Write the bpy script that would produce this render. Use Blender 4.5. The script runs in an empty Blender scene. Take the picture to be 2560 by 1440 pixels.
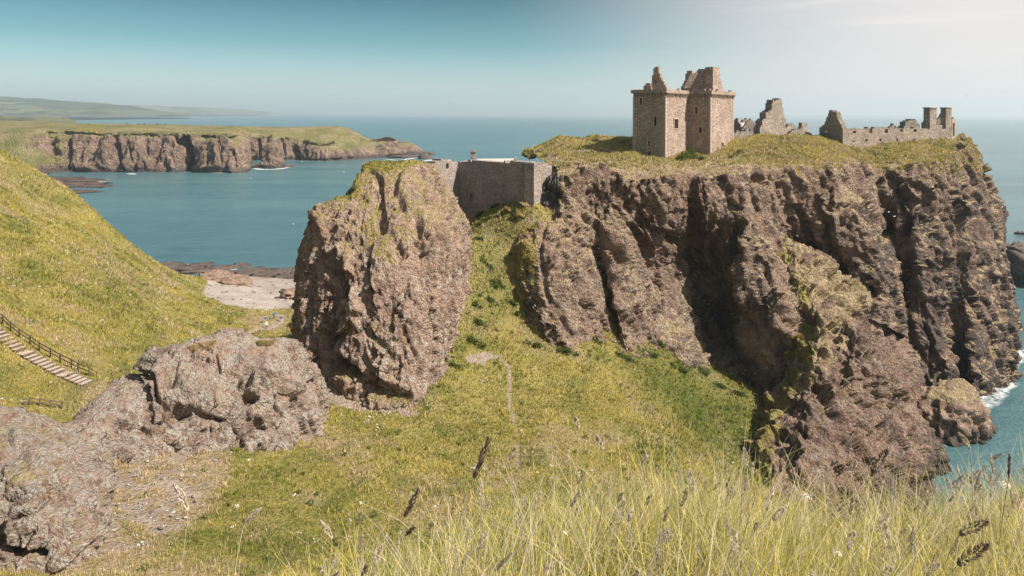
import bpy, bmesh, math, random
import numpy as np
from mathutils import Vector, Matrix
random.seed(7); RNG = np.random.default_rng(11)

# ------------------------------------------------------------------ camera
F = 1668.0; HZ = 284.0; CAMH = 59.0          # focal length in photo pixels, horizon row, eye height over the sea
ROLL = math.radians(0.27)
scn = bpy.context.scene
COL = scn.collection
cam_d = bpy.data.cameras.new('camera'); cam = bpy.data.objects.new('camera', cam_d); COL.objects.link(cam)
cam_d.sensor_width = 36.0; cam_d.lens = 36.0*F/2560.0
cam_d.shift_y = -(720.0-HZ)/2560.0
cam_d.clip_start = 0.05; cam_d.clip_end = 90000.0
cam.location = (0, 0, CAMH)
cam.rotation_euler = (Matrix.Rotation(math.radians(90), 3, 'X') @ Matrix.Rotation(ROLL, 3, 'Z')).to_euler()
scn.camera = cam

# ------------------------------------------------------------------ sun, sky, exposure
SUN_EL = math.radians(46); SAZ = math.atan2(0.91, -0.41)     # azimuth clockwise from +Y
sdir = Vector((math.sin(SAZ)*math.cos(SUN_EL), math.cos(SAZ)*math.cos(SUN_EL), math.sin(SUN_EL)))
sl = bpy.data.lights.new('sun', 'SUN'); sl.energy = 4.8; sl.angle = math.radians(0.55); sl.color = (1.0, 0.93, 0.84)
so = bpy.data.objects.new('sun', sl); COL.objects.link(so)
so.rotation_euler = (-sdir).to_track_quat('-Z', 'Y').to_euler()
so.location = (60, -40, 120)

w = bpy.data.worlds.new('World'); scn.world = w; w.use_nodes = True
nt = w.node_tree; nt.nodes.clear()
def wn(t, **k):
    n = nt.nodes.new(t)
    for a, b in k.items(): setattr(n, a, b)
    return n
sky = wn('ShaderNodeTexSky', sky_type='NISHITA', sun_disc=False)
sky.sun_elevation = SUN_EL; sky.sun_rotation = SAZ
sky.air_density = 1.0; sky.dust_density = 1.6; sky.ozone_density = 1.5
geo = wn('ShaderNodeNewGeometry'); sep = wn('ShaderNodeSeparateXYZ')
nt.links.new(geo.outputs['Incoming'], sep.inputs[0])          # Incoming on the world = -view direction
def wmath(op, a, b=None, clamp=False):
    n = wn('ShaderNodeMath', operation=op); n.use_clamp = clamp
    for i, v in enumerate((a, b)):
        if v is None: continue
        if isinstance(v, (int, float)): n.inputs[i].default_value = v
        else: nt.links.new(v, n.inputs[i])
    return n.outputs[0]
up = wmath('MULTIPLY', sep.outputs['Z'], -1.0)
def ramp(x, pts, interp='EASE'):
    n = wn('ShaderNodeValToRGB'); cr = n.color_ramp; cr.interpolation = interp
    while len(cr.elements) < len(pts): cr.elements.new(0.5)
    for e, (p, c) in zip(cr.elements, pts): e.position = p; e.color = tuple(c)+(1,)
    nt.links.new(x, n.inputs[0]); return n.outputs[0]
up4 = wmath('MULTIPLY', up, 3.0, True)
# clear-air tint: teal overhead, pale milky band over the sea
tint = ramp(up4, [(0.0, (1.02, 1.19, 1.50)), (0.06, (0.94, 1.10, 1.28)), (0.16, (0.68, 0.83, 0.88)), (0.30, (0.31, 0.56, 0.56)), (0.50, (0.115, 0.315, 0.315)), (1.0, (0.22, 0.48, 0.50))], 'LINEAR')
mx = wn('ShaderNodeMix', data_type='RGBA', blend_type='MULTIPLY'); mx.inputs[0].default_value = 1.0
nt.links.new(sky.outputs[0], mx.inputs[6]); nt.links.new(tint, mx.inputs[7])
# bright pinkish haze round the sun's side of the sky
sx = wmath('MULTIPLY', sep.outputs['X'], -math.sin(SAZ)); 
sunward = wmath('SUBTRACT', sx, wmath('MULTIPLY', up, -0.35))
hz = wn('ShaderNodeMapRange'); hz.interpolation_type = 'SMOOTHSTEP'
nt.links.new(sunward, hz.inputs[0]); hz.inputs[1].default_value = 0.0; hz.inputs[2].default_value = 0.60; hz.inputs[3].default_value = 0.0; hz.inputs[4].default_value = 0.95
# thin cirrus streaks
mp = wn('ShaderNodeMapping'); mp.inputs['Scale'].default_value = (1.5, 1.5, 26)
ns = wn('ShaderNodeTexNoise'); ns.inputs['Scale'].default_value = 2.2; ns.inputs['Detail'].default_value = 5; ns.inputs['Roughness'].default_value = 0.55
nt.links.new(geo.outputs['Incoming'], mp.inputs[0]); nt.links.new(mp.outputs[0], ns.inputs['Vector'])
cs = wn('ShaderNodeMapRange'); nt.links.new(ns.outputs[0], cs.inputs[0]); cs.inputs[1].default_value = 0.58; cs.inputs[2].default_value = 0.82; cs.inputs[3].default_value = 0; cs.inputs[4].default_value = 0.22
fac = wmath('ADD', hz.outputs[0], wmath('MULTIPLY', cs.outputs[0], wmath('ADD', hz.outputs[0], 0.15)), True)
m2 = wn('ShaderNodeMix', data_type='RGBA'); nt.links.new(fac, m2.inputs[0]); nt.links.new(mx.outputs[2], m2.inputs[6]); m2.inputs[7].default_value = (5.0, 4.6, 4.52, 1)
bg = wn('ShaderNodeBackground'); bg.inputs[1].default_value = 0.097
out = wn('ShaderNodeOutputWorld'); nt.links.new(m2.outputs[2], bg.inputs[0]); nt.links.new(bg.outputs[0], out.inputs[0])

vs = scn.view_settings; vs.view_transform = 'Standard'; vs.look = 'None'; vs.exposure = 0.90; vs.gamma = 1.0; vs.use_curve_mapping = False
scn.cycles.volume_bounces = 0; scn.cycles.max_bounces = 5; scn.cycles.transparent_max_bounces = 8
scn.cycles.sample_clamp_indirect = 4.0

# ------------------------------------------------------------------ helpers
CR, SR = math.cos(ROLL), math.sin(ROLL)
def P(px, py, d):
    """world point seen at photo pixel (px, py) at distance d along the view axis"""
    dx, dy = px-1280.0, py-HZ
    ux, uy = dx*CR+dy*SR, -dx*SR+dy*CR
    return np.array((ux/F*d, d, CAMH-uy/F*d))
def PX(V):
    """photo pixel of world points"""
    y = np.maximum(V[:, 1], 0.5)
    ux, uy = V[:, 0]/y*F, (CAMH-V[:, 2])/y*F
    return 1280.0+ux*CR-uy*SR, HZ+ux*SR+uy*CR

PERM = RNG.permutation(256).astype(np.int32); PERM = np.concatenate([PERM, PERM, PERM])
GRAD = RNG.normal(size=(256, 3)).astype(np.float32); GRAD /= np.linalg.norm(GRAD, axis=1)[:, None]
JIT = RNG.random((256, 3)).astype(np.float32)
def perlin(p):
    p = p.astype(np.float32); i = np.floor(p).astype(np.int32); f = p-i; i &= 255
    u = f*f*f*(f*(f*6-15)+10); r = np.zeros(len(p), np.float32)
    for dx in (0, 1):
        hx = PERM[i[:, 0]+dx]; wx = u[:, 0] if dx else 1-u[:, 0]
        for dy in (0, 1):
            hy = PERM[hx+i[:, 1]+dy]; wy = wx*(u[:, 1] if dy else 1-u[:, 1])
            for dz in (0, 1):
                g = GRAD[PERM[hy+i[:, 2]+dz]]
                d = g[:, 0]*(f[:, 0]-dx)+g[:, 1]*(f[:, 1]-dy)+g[:, 2]*(f[:, 2]-dz)
                r += wy*(u[:, 2] if dz else 1-u[:, 2])*d
    return r*1.6
def fbm(p, o=4, gain=0.5, lac=2.03):
    r = np.zeros(len(p), np.float32); a = 1.0
    for k in range(o): r += a*perlin(p+17.3*k); p = p*lac; a *= gain
    return r
def ridged(p, o=3, gain=0.5):
    r = np.zeros(len(p), np.float32); a = 1.0
    for k in range(o): r += a*(1-2.2*np.abs(perlin(p+31.7*k))); p = p*2.07; a *= gain
    return r
def worley(p):
    p = p.astype(np.float32); i = np.floor(p).astype(np.int32); f = p-i
    b = np.full(len(p), 9, np.float32)
    for dx in (-1, 0, 1):
        hx = PERM[(i[:, 0]+dx) & 255]
        for dy in (-1, 0, 1):
            hy = PERM[hx+((i[:, 1]+dy) & 255)]
            for dz in (-1, 0, 1):
                j = JIT[PERM[hy+((i[:, 2]+dz) & 255)]]
                d = (j[:, 0]+dx-f[:, 0])**2+(j[:, 1]+dy-f[:, 1])**2+(j[:, 2]+dz-f[:, 2])**2
                np.minimum(b, d, out=b)
    return np.sqrt(b)
def cells(p, tilt=1.0):
    """random facets: each cell a flat, randomly tilted plane with sharp joints to its neighbours"""
    p = p.astype(np.float32); i = np.floor(p).astype(np.int32); f = p-i
    b = np.full(len(p), 9, np.float32); hv = np.zeros(len(p), np.int32); off = np.zeros((len(p), 3), np.float32)
    for dx in (-1, 0, 1):
        hx = PERM[(i[:, 0]+dx) & 255]
        for dy in (-1, 0, 1):
            hy = PERM[hx+((i[:, 1]+dy) & 255)]
            for dz in (-1, 0, 1):
                h = PERM[hy+((i[:, 2]+dz) & 255)]; j = JIT[h]
                ox, oy, oz = f[:, 0]-dx-j[:, 0], f[:, 1]-dy-j[:, 1], f[:, 2]-dz-j[:, 2]
                d = ox*ox+oy*oy+oz*oz; m = d < b; b[m] = d[m]; hv[m] = h[m]; off[m, 0] = ox[m]; off[m, 1] = oy[m]; off[m, 2] = oz[m]
    return hv.astype(np.float32)/255.0-0.5+tilt*np.einsum('ij,ij->i', off, GRAD[hv])
def sstep(a, b, x): t = np.clip((x-a)/(b-a), 0, 1); return t*t*(3-2*t)

def mesh_np(name, V, faces, mat, smooth=True, attrs=None, parent=None):
    """faces: (n,3) or (n,4) int array; attrs: {name: (nverts,4)}"""
    me = bpy.data.meshes.new(name); V = np.ascontiguousarray(V, np.float32); faces = np.ascontiguousarray(faces, np.int32)
    n, k = faces.shape
    me.vertices.add(len(V)); me.vertices.foreach_set('co', V.ravel())
    me.loops.add(n*k); me.loops.foreach_set('vertex_index', faces.ravel())
    me.polygons.add(n); me.polygons.foreach_set('loop_start', np.arange(0, n*k, k, dtype=np.int32))
    me.polygons.foreach_set('loop_total', np.full(n, k, np.int32))
    me.polygons.foreach_set('use_smooth', np.full(n, smooth))
    me.update(calc_edges=True)
    for a, c in (attrs or {}).items():
        at = me.color_attributes.new(a, 'FLOAT_COLOR', 'POINT'); at.data.foreach_set('color', np.ascontiguousarray(c, np.float32).ravel())
    me.materials.append(mat)
    o = bpy.data.objects.new(name, me); COL.objects.link(o)
    if parent: o.parent = parent
    return o
def grid_faces(nr, nc):
    i = np.arange(nr-1)[:, None]*nc+np.arange(nc-1)[None, :]; i = i.ravel()
    return np.stack([i, i+1, i+nc+1, i+nc], 1)
def even_t(C, n):
    """sample positions that are roughly evenly spaced in metres"""
    d = np.linalg.norm(np.diff(C, axis=0), axis=2).mean(1)**0.85; c = np.concatenate([[0], np.cumsum(d)]); return np.interp(np.linspace(0, c[-1], n), c, np.arange(len(C)))
def catmull(C, n, t=None):
    """interpolate control array C (m,...) along axis 0 to n samples (Catmull-Rom)"""
    m = len(C); t = np.linspace(0, m-1, n) if t is None else t; i = np.minimum(t.astype(int), m-2); f = t-i
    E = np.concatenate([2*C[:1]-C[1:2], C, 2*C[-1:]-C[-2:-1]], 0)
    p0, p1, p2, p3 = E[i], E[i+1], E[i+2], E[i+3]
    f = f.reshape((-1,)+(1,)*(C.ndim-1))
    return 0.5*(2*p1+(p2-p0)*f+(2*p0-5*p1+4*p2-p3)*f**2+(3*p1-p0-3*p2+p3)*f**3)
def grid_normals(G):
    du = np.gradient(G, axis=0); dv = np.gradient(G, axis=1); n = np.cross(du, dv)
    return n/np.maximum(np.linalg.norm(n, axis=2, keepdims=True), 1e-9)
def polydist(px, py, pts):
    """distance to a polyline and the arc fraction"""
    best = np.full(len(px), 1e9); 
    for (x0, y0), (x1, y1) in zip(pts[:-1], pts[1:]):
        L = (x1-x0)**2+(y1-y0)**2+1e-9; t = np.clip(((px-x0)*(x1-x0)+(py-y0)*(y1-y0))/L, 0, 1)
        best = np.minimum(best, np.hypot(px-x0-t*(x1-x0), py-y0-t*(y1-y0)))
    return best
def inpoly(px, py, poly):
    r = np.zeros(len(px), bool); n = len(poly)
    for k in range(n):
        x0, y0 = poly[k]; x1, y1 = poly[(k+1) % n]
        c = ((y0 > py) != (y1 > py)) & (px < (x1-x0)*(py-y0)/(y1-y0+1e-9)+x0); r ^= c
    return r
def polysoft(px, py, poly, soft):
    d = polydist(px, py, list(poly)+[poly[0]]); s = np.where(inpoly(px, py, poly), d, -d)
    return sstep(-soft, soft, s)

def patch(ctrl, nr, nc, disp=None, grooves=(), flip=False):
    """ctrl: rows x cols of (px,py,depth) -> dense world grid with relief. returns V, faces, N0 (smooth normals), grid"""
    C = np.array([[P(*q) for q in r] for r in ctrl])          # (cols, rows, 3)
    G = catmull(C, nc, even_t(C, nc)); G = np.swapaxes(G, 0, 1); G = np.swapaxes(catmull(G, nr, even_t(G, nr)), 0, 1)   # (nc, nr, 3)
    N = grid_normals(G)
    if flip: N = -N
    V = G.reshape(-1, 3); N = N.reshape(-1, 3)
    px, py = PX(V); front = np.einsum('ij,ij->i', N, np.array((0, 0, CAMH))-V) > -0.15*np.linalg.norm(V, axis=1)
    if len(grooves):
        sc = (1668.0/np.maximum(V[:, 1], 1)/16)[:, None]         # clefts wander in proportion to their distance
        q1, q2 = fbm(V/3.1*sc+11, 3), fbm(V/3.1*sc+47, 3); wob = (1+0.45*fbm(V/4.0*sc+5, 2)).clip(0.35, 2); q3 = 0.75+0.5*perlin(V/2.3*sc); V = V.copy()
    for pts, r, dep in grooves:
        xs, ys = [p[0] for p in pts], [p[1] for p in pts]
        m = np.where((px > min(xs)-3*r) & (px < max(xs)+3*r) & (py > min(ys)-3*r) & (py < max(ys)+3*r) & front)[0]
        d = polydist(px[m]+r*0.6*q1[m], py[m]+r*0.6*q2[m], pts)/(r*wob[m])
        V[m] = V[m]-N[m]*(dep*(1-sstep(0.1, 1.0, d))*q3[m])[:, None]
    if disp is not None:
        V = V+N*disp(V, N, px, py)[:, None]
    fc = grid_faces(nc, nr)
    if flip: fc = fc[:, ::-1]
    G2 = V.reshape(nc, nr, 3); N2 = grid_normals(G2).reshape(-1, 3)
    if flip: N2 = -N2
    return V, fc, N2, (px, py)

def tag(o, label=None, cat=None, group=None, kind=None):
    if label: o['label'] = label
    if cat: o['category'] = cat
    if group: o['group'] = group
    if kind: o['kind'] = kind
    return o
def empty(name, loc, rz=0.0):
    o = bpy.data.objects.new(name, None); COL.objects.link(o); o.location = loc; o.rotation_euler = (0, 0, rz); o.empty_display_size = 0.5
    return o
def keep_world(child, parent):
    child.parent = parent; child.matrix_parent_inverse = Matrix.Translation(-Vector(parent.location)) if not any(parent.rotation_euler) else (Matrix.LocRotScale(parent.location, parent.rotation_euler, None)).inverted()

# ------------------------------------------------------------------ materials
class NT:
    def __init__(s, name):
        s.m = bpy.data.materials.new(name); s.m.use_nodes = True; s.t = s.m.node_tree; s.t.nodes.clear()
        s.out = s.n('ShaderNodeOutputMaterial'); s.b = s.n('ShaderNodeBsdfPrincipled'); s.l(s.b.outputs[0], s.out.inputs[0])
        s.co = s.n('ShaderNodeTexCoord').outputs['Object']
    def n(s, t, **k):
        q = s.t.nodes.new(t)
        for a, b in k.items(): setattr(q, a, b)
        return q
    def l(s, a, b): s.t.links.new(a, b)
    def put(s, v, sock):
        if hasattr(v, 'is_linked') or isinstance(v, bpy.types.NodeSocket): s.l(v, sock)
        elif isinstance(v, tuple) and len(v) == 3 and sock.type == 'RGBA': sock.default_value = v+(1,)
        else: sock.default_value = v
    def noise(s, scale, detail=4, rough=0.55, vec=None, dist=0.0):
        q = s.n('ShaderNodeTexNoise'); q.inputs['Scale'].default_value = scale; q.inputs['Detail'].default_value = detail; q.inputs['Roughness'].default_value = rough; q.inputs['Distortion'].default_value = dist
        s.l(vec or s.co, q.inputs['Vector']); return q.outputs['Fac']
    def vor(s, scale, out='Distance', feature='F1', vec=None, rnd=1.0):
        q = s.n('ShaderNodeTexVoronoi', feature=feature); q.inputs['Scale'].default_value = scale; q.inputs['Randomness'].default_value = rnd
        s.l(vec or s.co, q.inputs['Vector']); return q.outputs[out]
    def rng(s, x, a, b, c=0.0, d=1.0, smooth=True):
        q = s.n('ShaderNodeMapRange'); 
        if smooth: q.interpolation_type = 'SMOOTHSTEP'
        s.l(x, q.inputs[0])
        for i, v in enumerate((a, b, c, d)): q.inputs[i+1].default_value = v
        return q.outputs[0]
    def math(s, op, a, b=0.0, clamp=False):
        q = s.n('ShaderNodeMath', operation=op); q.use_clamp = clamp; s.put(a, q.inputs[0]); s.put(b, q.inputs[1]); return q.outputs[0]
    def mix(s, f, a, b, blend='MIX'):
        q = s.n('ShaderNodeMix', data_type='RGBA', blend_type=blend); s.put(f, q.inputs[0]); s.put(a, q.inputs[6]); s.put(b, q.inputs[7]); return q.outputs[2]
    def attr(s, name):
        q = s.n('ShaderNodeVertexColor'); q.layer_name = name; sp = s.n('ShaderNodeSeparateColor'); s.l(q.outputs[0], sp.inputs[0]); return sp.outputs[0], sp.outputs[1], sp.outputs[2], q.outputs[0]
    def scaled(s, sc, rot=(0, 0, 0)):
        q = s.n('ShaderNodeMapping'); q.inputs['Scale'].default_value = sc; q.inputs['Rotation'].default_value = rot; s.l(s.co, q.inputs[0]); return q.outputs[0]
    def bump(s, h, strength, dist, normal=None):
        q = s.n('ShaderNodeBump'); q.inputs['Strength'].default_value = strength; q.inputs['Distance'].default_value = dist; s.l(h, q.inputs['Height'])
        if normal: s.l(normal, q.inputs['Normal'])
        return q.outputs[0]
    def fin(s, col, rough=0.9, spec=0.15, normal=None):
        s.put(col, s.b.inputs['Base Color']); s.put(rough, s.b.inputs['Roughness']); s.b.inputs['Specular IOR Level'].default_value = spec
        if normal: s.l(normal, s.b.inputs['Normal'])
        return s.m

def land_material(name, k=1.0, grass=((0.275, 0.238, 0.056), (0.385, 0.322, 0.092), (0.170, 0.172, 0.038)), rocktone=1.0, red=0.0, bumpk=1.0, lc=0.46, pebk=1.0):
    """k: texture size multiplier (bigger = coarser, for far things)"""
    s = NT(name)
    gR, gS, gL, _ = s.attr('mask'); gP, gW, gY, _ = s.attr('mask2')
    n1 = s.noise(0.16/k, 6, 0.62); n2 = s.noise(0.9/k, 6, 0.65); n3 = s.noise(4.0/k, 4, 0.6)
    t = rocktone
    def c(*a): return tuple(min(0.9, v*t) for v in a)
    rock = s.mix(s.rng(n1, 0.35, 0.65), c(0.178+red*0.03, 0.110, 0.081), c(0.348+red*0.03, 0.232, 0.172))
    rock = s.mix(s.rng(n2, 0.46, 0.66, 0, 0.65), rock, c(0.450, 0.318, 0.238))
    rock = s.mix(s.rng(n2, 0.32, 0.46, 0.7, 0), rock, c(0.092, 0.056, 0.046))
    stv = s.noise(1.0, 5, 0.6, s.scaled((0.55/k, 0.55/k, 0.07/k), (0.0, 0.28, 0.0)))       # damp streaks down the face
    rock = s.mix(s.rng(stv, 0.55, 0.70, 0, 0.55), rock, c(0.100, 0.078, 0.066))
    peb = s.n('ShaderNodeTexVoronoi'); peb.inputs['Scale'].default_value = 2.4/k; s.l(s.co, peb.inputs['Vector'])
    sp = s.n('ShaderNodeSeparateColor'); s.l(peb.outputs['Color'], sp.inputs[0])
    rock = s.mix(s.rng(sp.outputs[0], 0.72, 1.0, 0, 0.40*pebk), rock, c(0.40, 0.335, 0.275))
    rock = s.mix(s.rng(sp.outputs[1], 0.75, 1.0, 0, 0.45*pebk), rock, c(0.135, 0.085, 0.064))
    # lichen: pale grey-green crust in blotches
    lich = s.math('MULTIPLY', s.rng(s.noise(1.3/k, 6, 0.7), lc, lc+0.15), gL)
    rock = s.mix(lich, rock, s.mix(s.rng(n3, 0.35, 0.65), c(0.31, 0.268, 0.222), c(0.47, 0.425, 0.362)))
    och = s.math('MULTIPLY', s.rng(s.noise(0.35/k, 5, 0.65), 0.56, 0.72), 0.55)
    rock = s.mix(och, rock, c(0.33, 0.225, 0.115))
    rock = s.mix(gW, rock, c(0.085, 0.072, 0.066))  # soaked rock, and the recess shade painted on the castle face
    # turf
    g = s.mix(s.rng(s.noise(0.22/k, 5, 0.6), 0.34, 0.66), grass[0], grass[1])
    g = s.mix(s.rng(s.noise(0.06/k, 4, 0.6), 0.50, 0.68, 0, 0.75), g, (grass[2][0]*1.05, grass[2][1]*1.22, grass[2][2]*1.1))
    g = s.mix(s.rng(s.noise(0.75/k, 6, 0.7), 0.48, 0.70, 0, 0.8), g, grass[2])
    g = s.mix(s.rng(n3, 0.40, 0.75, 0, 0.5), g, tuple(v*1.25 for v in grass[1]))
    gU, _, _, _ = s.attr('lush_shade'); g = s.mix(s.math('MULTIPLY', gU, s.rng(n2, 0.25, 0.6, 0.5, 1.0)), g, s.mix(s.rng(n3, 0.3, 0.7), (0.085, 0.112, 0.022), (0.150, 0.172, 0.036)))  # darker green for dense growth and the painted valley shadow
    straw = s.mix(s.rng(n2, 0.35, 0.65), (0.33, 0.240, 0.140), (0.51, 0.400, 0.260))
    g = s.mix(s.math('MULTIPLY', gS, s.rng(n2, 0.2, 0.55, 0.45, 1.0)), g, straw)
    g = s.mix(s.math('MULTIPLY', gY, s.rng(s.noise(1.1/k, 5, 0.7), 0.48, 0.62)), g, (0.52, 0.36, 0.02))
    edge = s.math('ADD', gR, s.math('MULTIPLY', s.math('SUBTRACT', s.noise(1.6/k, 5, 0.7), 0.5), 1.1))
    col = s.mix(s.rng(edge, 0.42, 0.58), rock, g)
    soil = s.mix(s.rng(n2, 0.3, 0.7), (0.36, 0.270, 0.205), (0.50, 0.405, 0.325))
    col = s.mix(s.rng(s.math('ADD', gP, s.math('MULTIPLY', s.math('SUBTRACT', n3, 0.5), 0.7)), 0.40, 0.62), col, soil)
    h1 = s.noise(1.5/k, 7, 0.72); h2 = s.vor(3.2/k); h3 = s.vor(9.0/k)
    h = s.math('ADD', s.math('MULTIPLY', h1, 1.5), s.math('ADD', s.math('MULTIPLY', h2, -0.55), s.math('MULTIPLY', h3, -0.22)))
    nb = s.bump(h, 1.0*bumpk, 0.75*k)
    return s.fin(col, 0.93, 0.12, nb)
M_LAND = land_material('turf_and_rock', rocktone=1.30)
M_CLIFF = land_material('castle_rock_face', 1.15, rocktone=1.0)
M_NEAR = land_material('near_rock', 0.8, rocktone=1.12, lc=0.40, pebk=0.6)
M_FAR = land_material('headland_ground', 5.0, grass=((0.175, 0.168, 0.058), (0.240, 0.215, 0.078), (0.125, 0.135, 0.050)), rocktone=0.95, red=0.1, bumpk=1.0)

def simple(name, col, rough=0.9, var=0.25, scale=6.0, spec=0.2, bump=0.0):
    s = NT(name); n = s.noise(scale, 5, 0.6)
    c2 = tuple(v*(1-var) for v in col); c3 = tuple(min(1, v*(1+var)) for v in col)
    return s.fin(s.mix(s.rng(n, 0.3, 0.7), c2, c3), rough, spec, s.bump(n, bump, 0.05) if bump else None)
def vcol(name, rough=0.8, spec=0.15, trans=0.0):
    s = NT(name); _, _, _, c = s.attr('col')
    n = s.noise(3.0, 3, 0.6)
    m = s.fin(s.mix(s.rng(n, 0.3, 0.7, 0, 0.3), c, (0.36, 0.30, 0.10)) if trans < 0 else c, rough, spec)
    if trans > 0:
        tr = s.n('ShaderNodeBsdfTranslucent'); s.l(c, tr.inputs[0]); mxs = s.n('ShaderNodeMixShader'); mxs.inputs[0].default_value = trans
        s.l(s.b.outputs[0], mxs.inputs[1]); s.l(tr.outputs[0], mxs.inputs[2]); s.l(mxs.outputs[0], s.out.inputs[0])
    return m
M_TUFT = vcol('grass_tuft', 0.85, 0.1, 0.35)
M_BLADE = vcol('grass_blade', 0.6, 0.25, 0.4)

# ------------------------------------------------------------------ sea
def sea_material():
    s = NT('sea_water')
    far = s.scaled((0.02, 0.05, 1.0)); mid = s.scaled((0.10, 0.22, 1.0), (0, 0, 0.35)); 
    big = s.noise(0.006, 4, 0.6)
    col = s.mix(s.rng(big, 0.35, 0.65), (0.048, 0.108, 0.124), (0.060, 0.132, 0.146))
    shal = s.noise(0.03, 5, 0.65)
    col = s.mix(s.rng(shal, 0.5, 0.75, 0, 0.5), col, (0.032, 0.080, 0.092))
    lane = s.noise(1.0, 4, 0.6, s.scaled((0.0035, 0.016, 1.0), (0, 0, 0.2)))
    col = s.mix(s.rng(lane, 0.42, 0.62, 0, 0.55), col, (0.085, 0.160, 0.165))
    h = s.math('ADD', s.noise(1.0, 6, 0.62, mid), s.math('MULTIPLY', s.noise(1.3, 5, 0.65), 0.35))
    h = s.math('ADD', h, s.math('MULTIPLY', s.noise(1.0, 5, 0.6, far), 1.2))
    nb = s.bump(h, 0.75, 1.1)
    s.fin(col, 0.27, 0.5, nb); s.b.inputs['IOR'].default_value = 1.33
    return s.m
M_SEA = sea_material()
R = 45000.0
V = np.array([(-R, -2000, 0), (R, -2000, 0), (R, R, 0), (-R, R, 0)], float)
tag(mesh_np('sea', V, np.array([[0, 1, 2, 3]]), M_SEA, False), kind='structure')
# ------------------------------------------------------------------ valley and hillsides (one height field)
TP = [(1200,530,133),(1250,518,129),(1320,500,124.5),(1345,540,120.5),(1200,560,127),(1195,600,121),(1200,650,115),(1215,740,111),(1230,830,107),(1210,890,103),(1150,880,101),(1100,960,94),(1050,1015,89),(950,1015,89),(1260,640,119.5),(1290,720,116.5),
 (1300,800,113),(1330,860,108),(1450,850,111),(1530,840,115),(1580,900,112.5),(1650,850,119),(1700,900,117.5),(1780,925,121.5),(1850,955,122),(1900,1000,117),(1915,1080,108.5),(1880,1200,97),
 (1300,1000,95),(1300,1100,82),(1300,1180,73),(1500,950,103),(1500,1100,86),(1700,1100,90),(1700,1200,78),(1150,1050,87),
 (1000,1100,80),(1000,1200,68),(1000,1300,59),(1000,1400,52),(800,1030,87),(860,1000,90),(700,1110,77),(600,1150,71),(600,1250,61),(600,1350,52.5),(600,1440,46),
 (400,1130,68.5),(300,1140,66.5),(300,1250,57),(300,1350,50),(300,1440,44.5),(100,1410,45.5),(0,1440,43),(-200,1440,43),(-200,1560,37),
 (0,860,76),(100,900,78),(225,955,79),(20,950,73),(100,1000,71.5),(150,1040,70.5),(-150,860,68),(-150,700,82),(320,985,83),
 (300,800,105),(300,700,125),(200,600,140),(100,480,155),(0,385,152),(0,500,130),(0,650,105),(0,760,88),(120,800,92),(-200,420,120),(-300,300,150),(-200,250,190),
 (200,500,168),(300,590,178),(400,670,187),(450,700,187),(400,800,130),(500,860,112),(560,880,104),(650,900,103),(735,862,107),(500,800,135),(500,760,160),(600,800,142),(665,815,142),(720,800,148),(740,780,160),(800,790,160),
 (640,775,170),(520,720,196),(640,740,204),(720,735,208),(800,740,205),(700,715,222),(740,700,232),(640,705,226),(580,692,226),(900,700,225),
 (100,440,190),(0,420,185),(200,540,205),(300,640,215),(400,690,222),(480,695,230),(0,470,230),(-200,400,230)]
TW = [P(*q) for q in TP]
for x, y, z in [(0,12,48.5),(0,22,41),(0,40,30.5),(0,55,24),(-12,12,50),(-15,25,41),(-30,20,45),(-40,5,55),(-60,30,45),(-70,5,62),(15,12,46),(20,25,37),(30,45,22),(40,70,11),(25,60,18),(35,15,38),(50,35,18),(60,60,5),(70,85,-3),(60,20,25),(90,60,-6),(90,20,5),(110,100,-7),(130,140,-8),(100,130,-6),(80,112,-4),(120,30,-4),
 (20,150,8),(30,175,-2),(60,150,2),(60,185,-6),(100,170,-6),(10,200,-5),(0,160,8),(-10,140,9),(-15,170,4),(-20,200,0.5),(-25,235,-2),(-30,265,-5),(-60,270,-5),(-90,262,-4),(-120,258,-3),(-150,270,-4),(-200,280,-4),(-260,280,5),(20,260,-8),(100,240,-8),(-60,290,-6),(-260,200,52),(-250,100,70),(-150,40,60),(-230,30,75),(-110,20,60),(140,200,-8),(0,4,55),(-20,2,55),(20,2,52),(-40,-10,62),(0,-12,58),(40,-10,52),(90,-10,30),(-120,-12,72)]:
    TW.append(np.array((x, y, z), float))
TW = np.array(TW)
def tps_fit(XY, Z, lam=0.6):
    n = len(XY); d = np.linalg.norm(XY[:, None]-XY[None], axis=2); K = np.where(d > 0, d*d*np.log(d+1e-9), 0)+lam*np.eye(n)*20
    A = np.zeros((n+3, n+3)); A[:n, :n] = K; A[:n, n] = 1; A[:n, n+1:] = XY; A[n, :n] = 1; A[n+1:, :n] = XY.T
    return np.linalg.solve(A, np.concatenate([Z, np.zeros(3)]))
XYc = TW[:, :2]; TPSW = tps_fit(XYc, TW[:, 2])
def ground_z(xy):
    o = np.empty(len(xy))
    for a in range(0, len(xy), 40000):
        q = xy[a:a+40000]; d2 = ((q[:, None]-XYc[None])**2).sum(2)
        o[a:a+40000] = (0.5*d2*np.log(d2+1e-9))@TPSW[:-3]+TPSW[-3]+q@TPSW[-2:]
    return o
def ground_relief(V):
    return 0.55*fbm(V*np.array((1, 1, 0.3))/7.0, 3)+0.13*fbm(V/1.6+9, 3)
gx = np.concatenate([np.linspace(-270, -130, 90), np.linspace(-129.4, 62, 380), np.linspace(63, 145, 60)]); gy = np.concatenate([np.linspace(-14, 8, 26), np.linspace(8.6, 245, 460), np.linspace(247, 300, 24)])
XX, YY = np.meshgrid(gx, gy, indexing='ij'); xy = np.stack([XX.ravel(), YY.ravel()], 1)
zz = ground_z(xy); TV = np.column_stack([xy, zz]); px, py = PX(TV)
TV[:, 2] += ground_relief(TV)*sstep(0.5, 3.0, zz)*sstep(3, 14, TV[:, 1])
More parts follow.
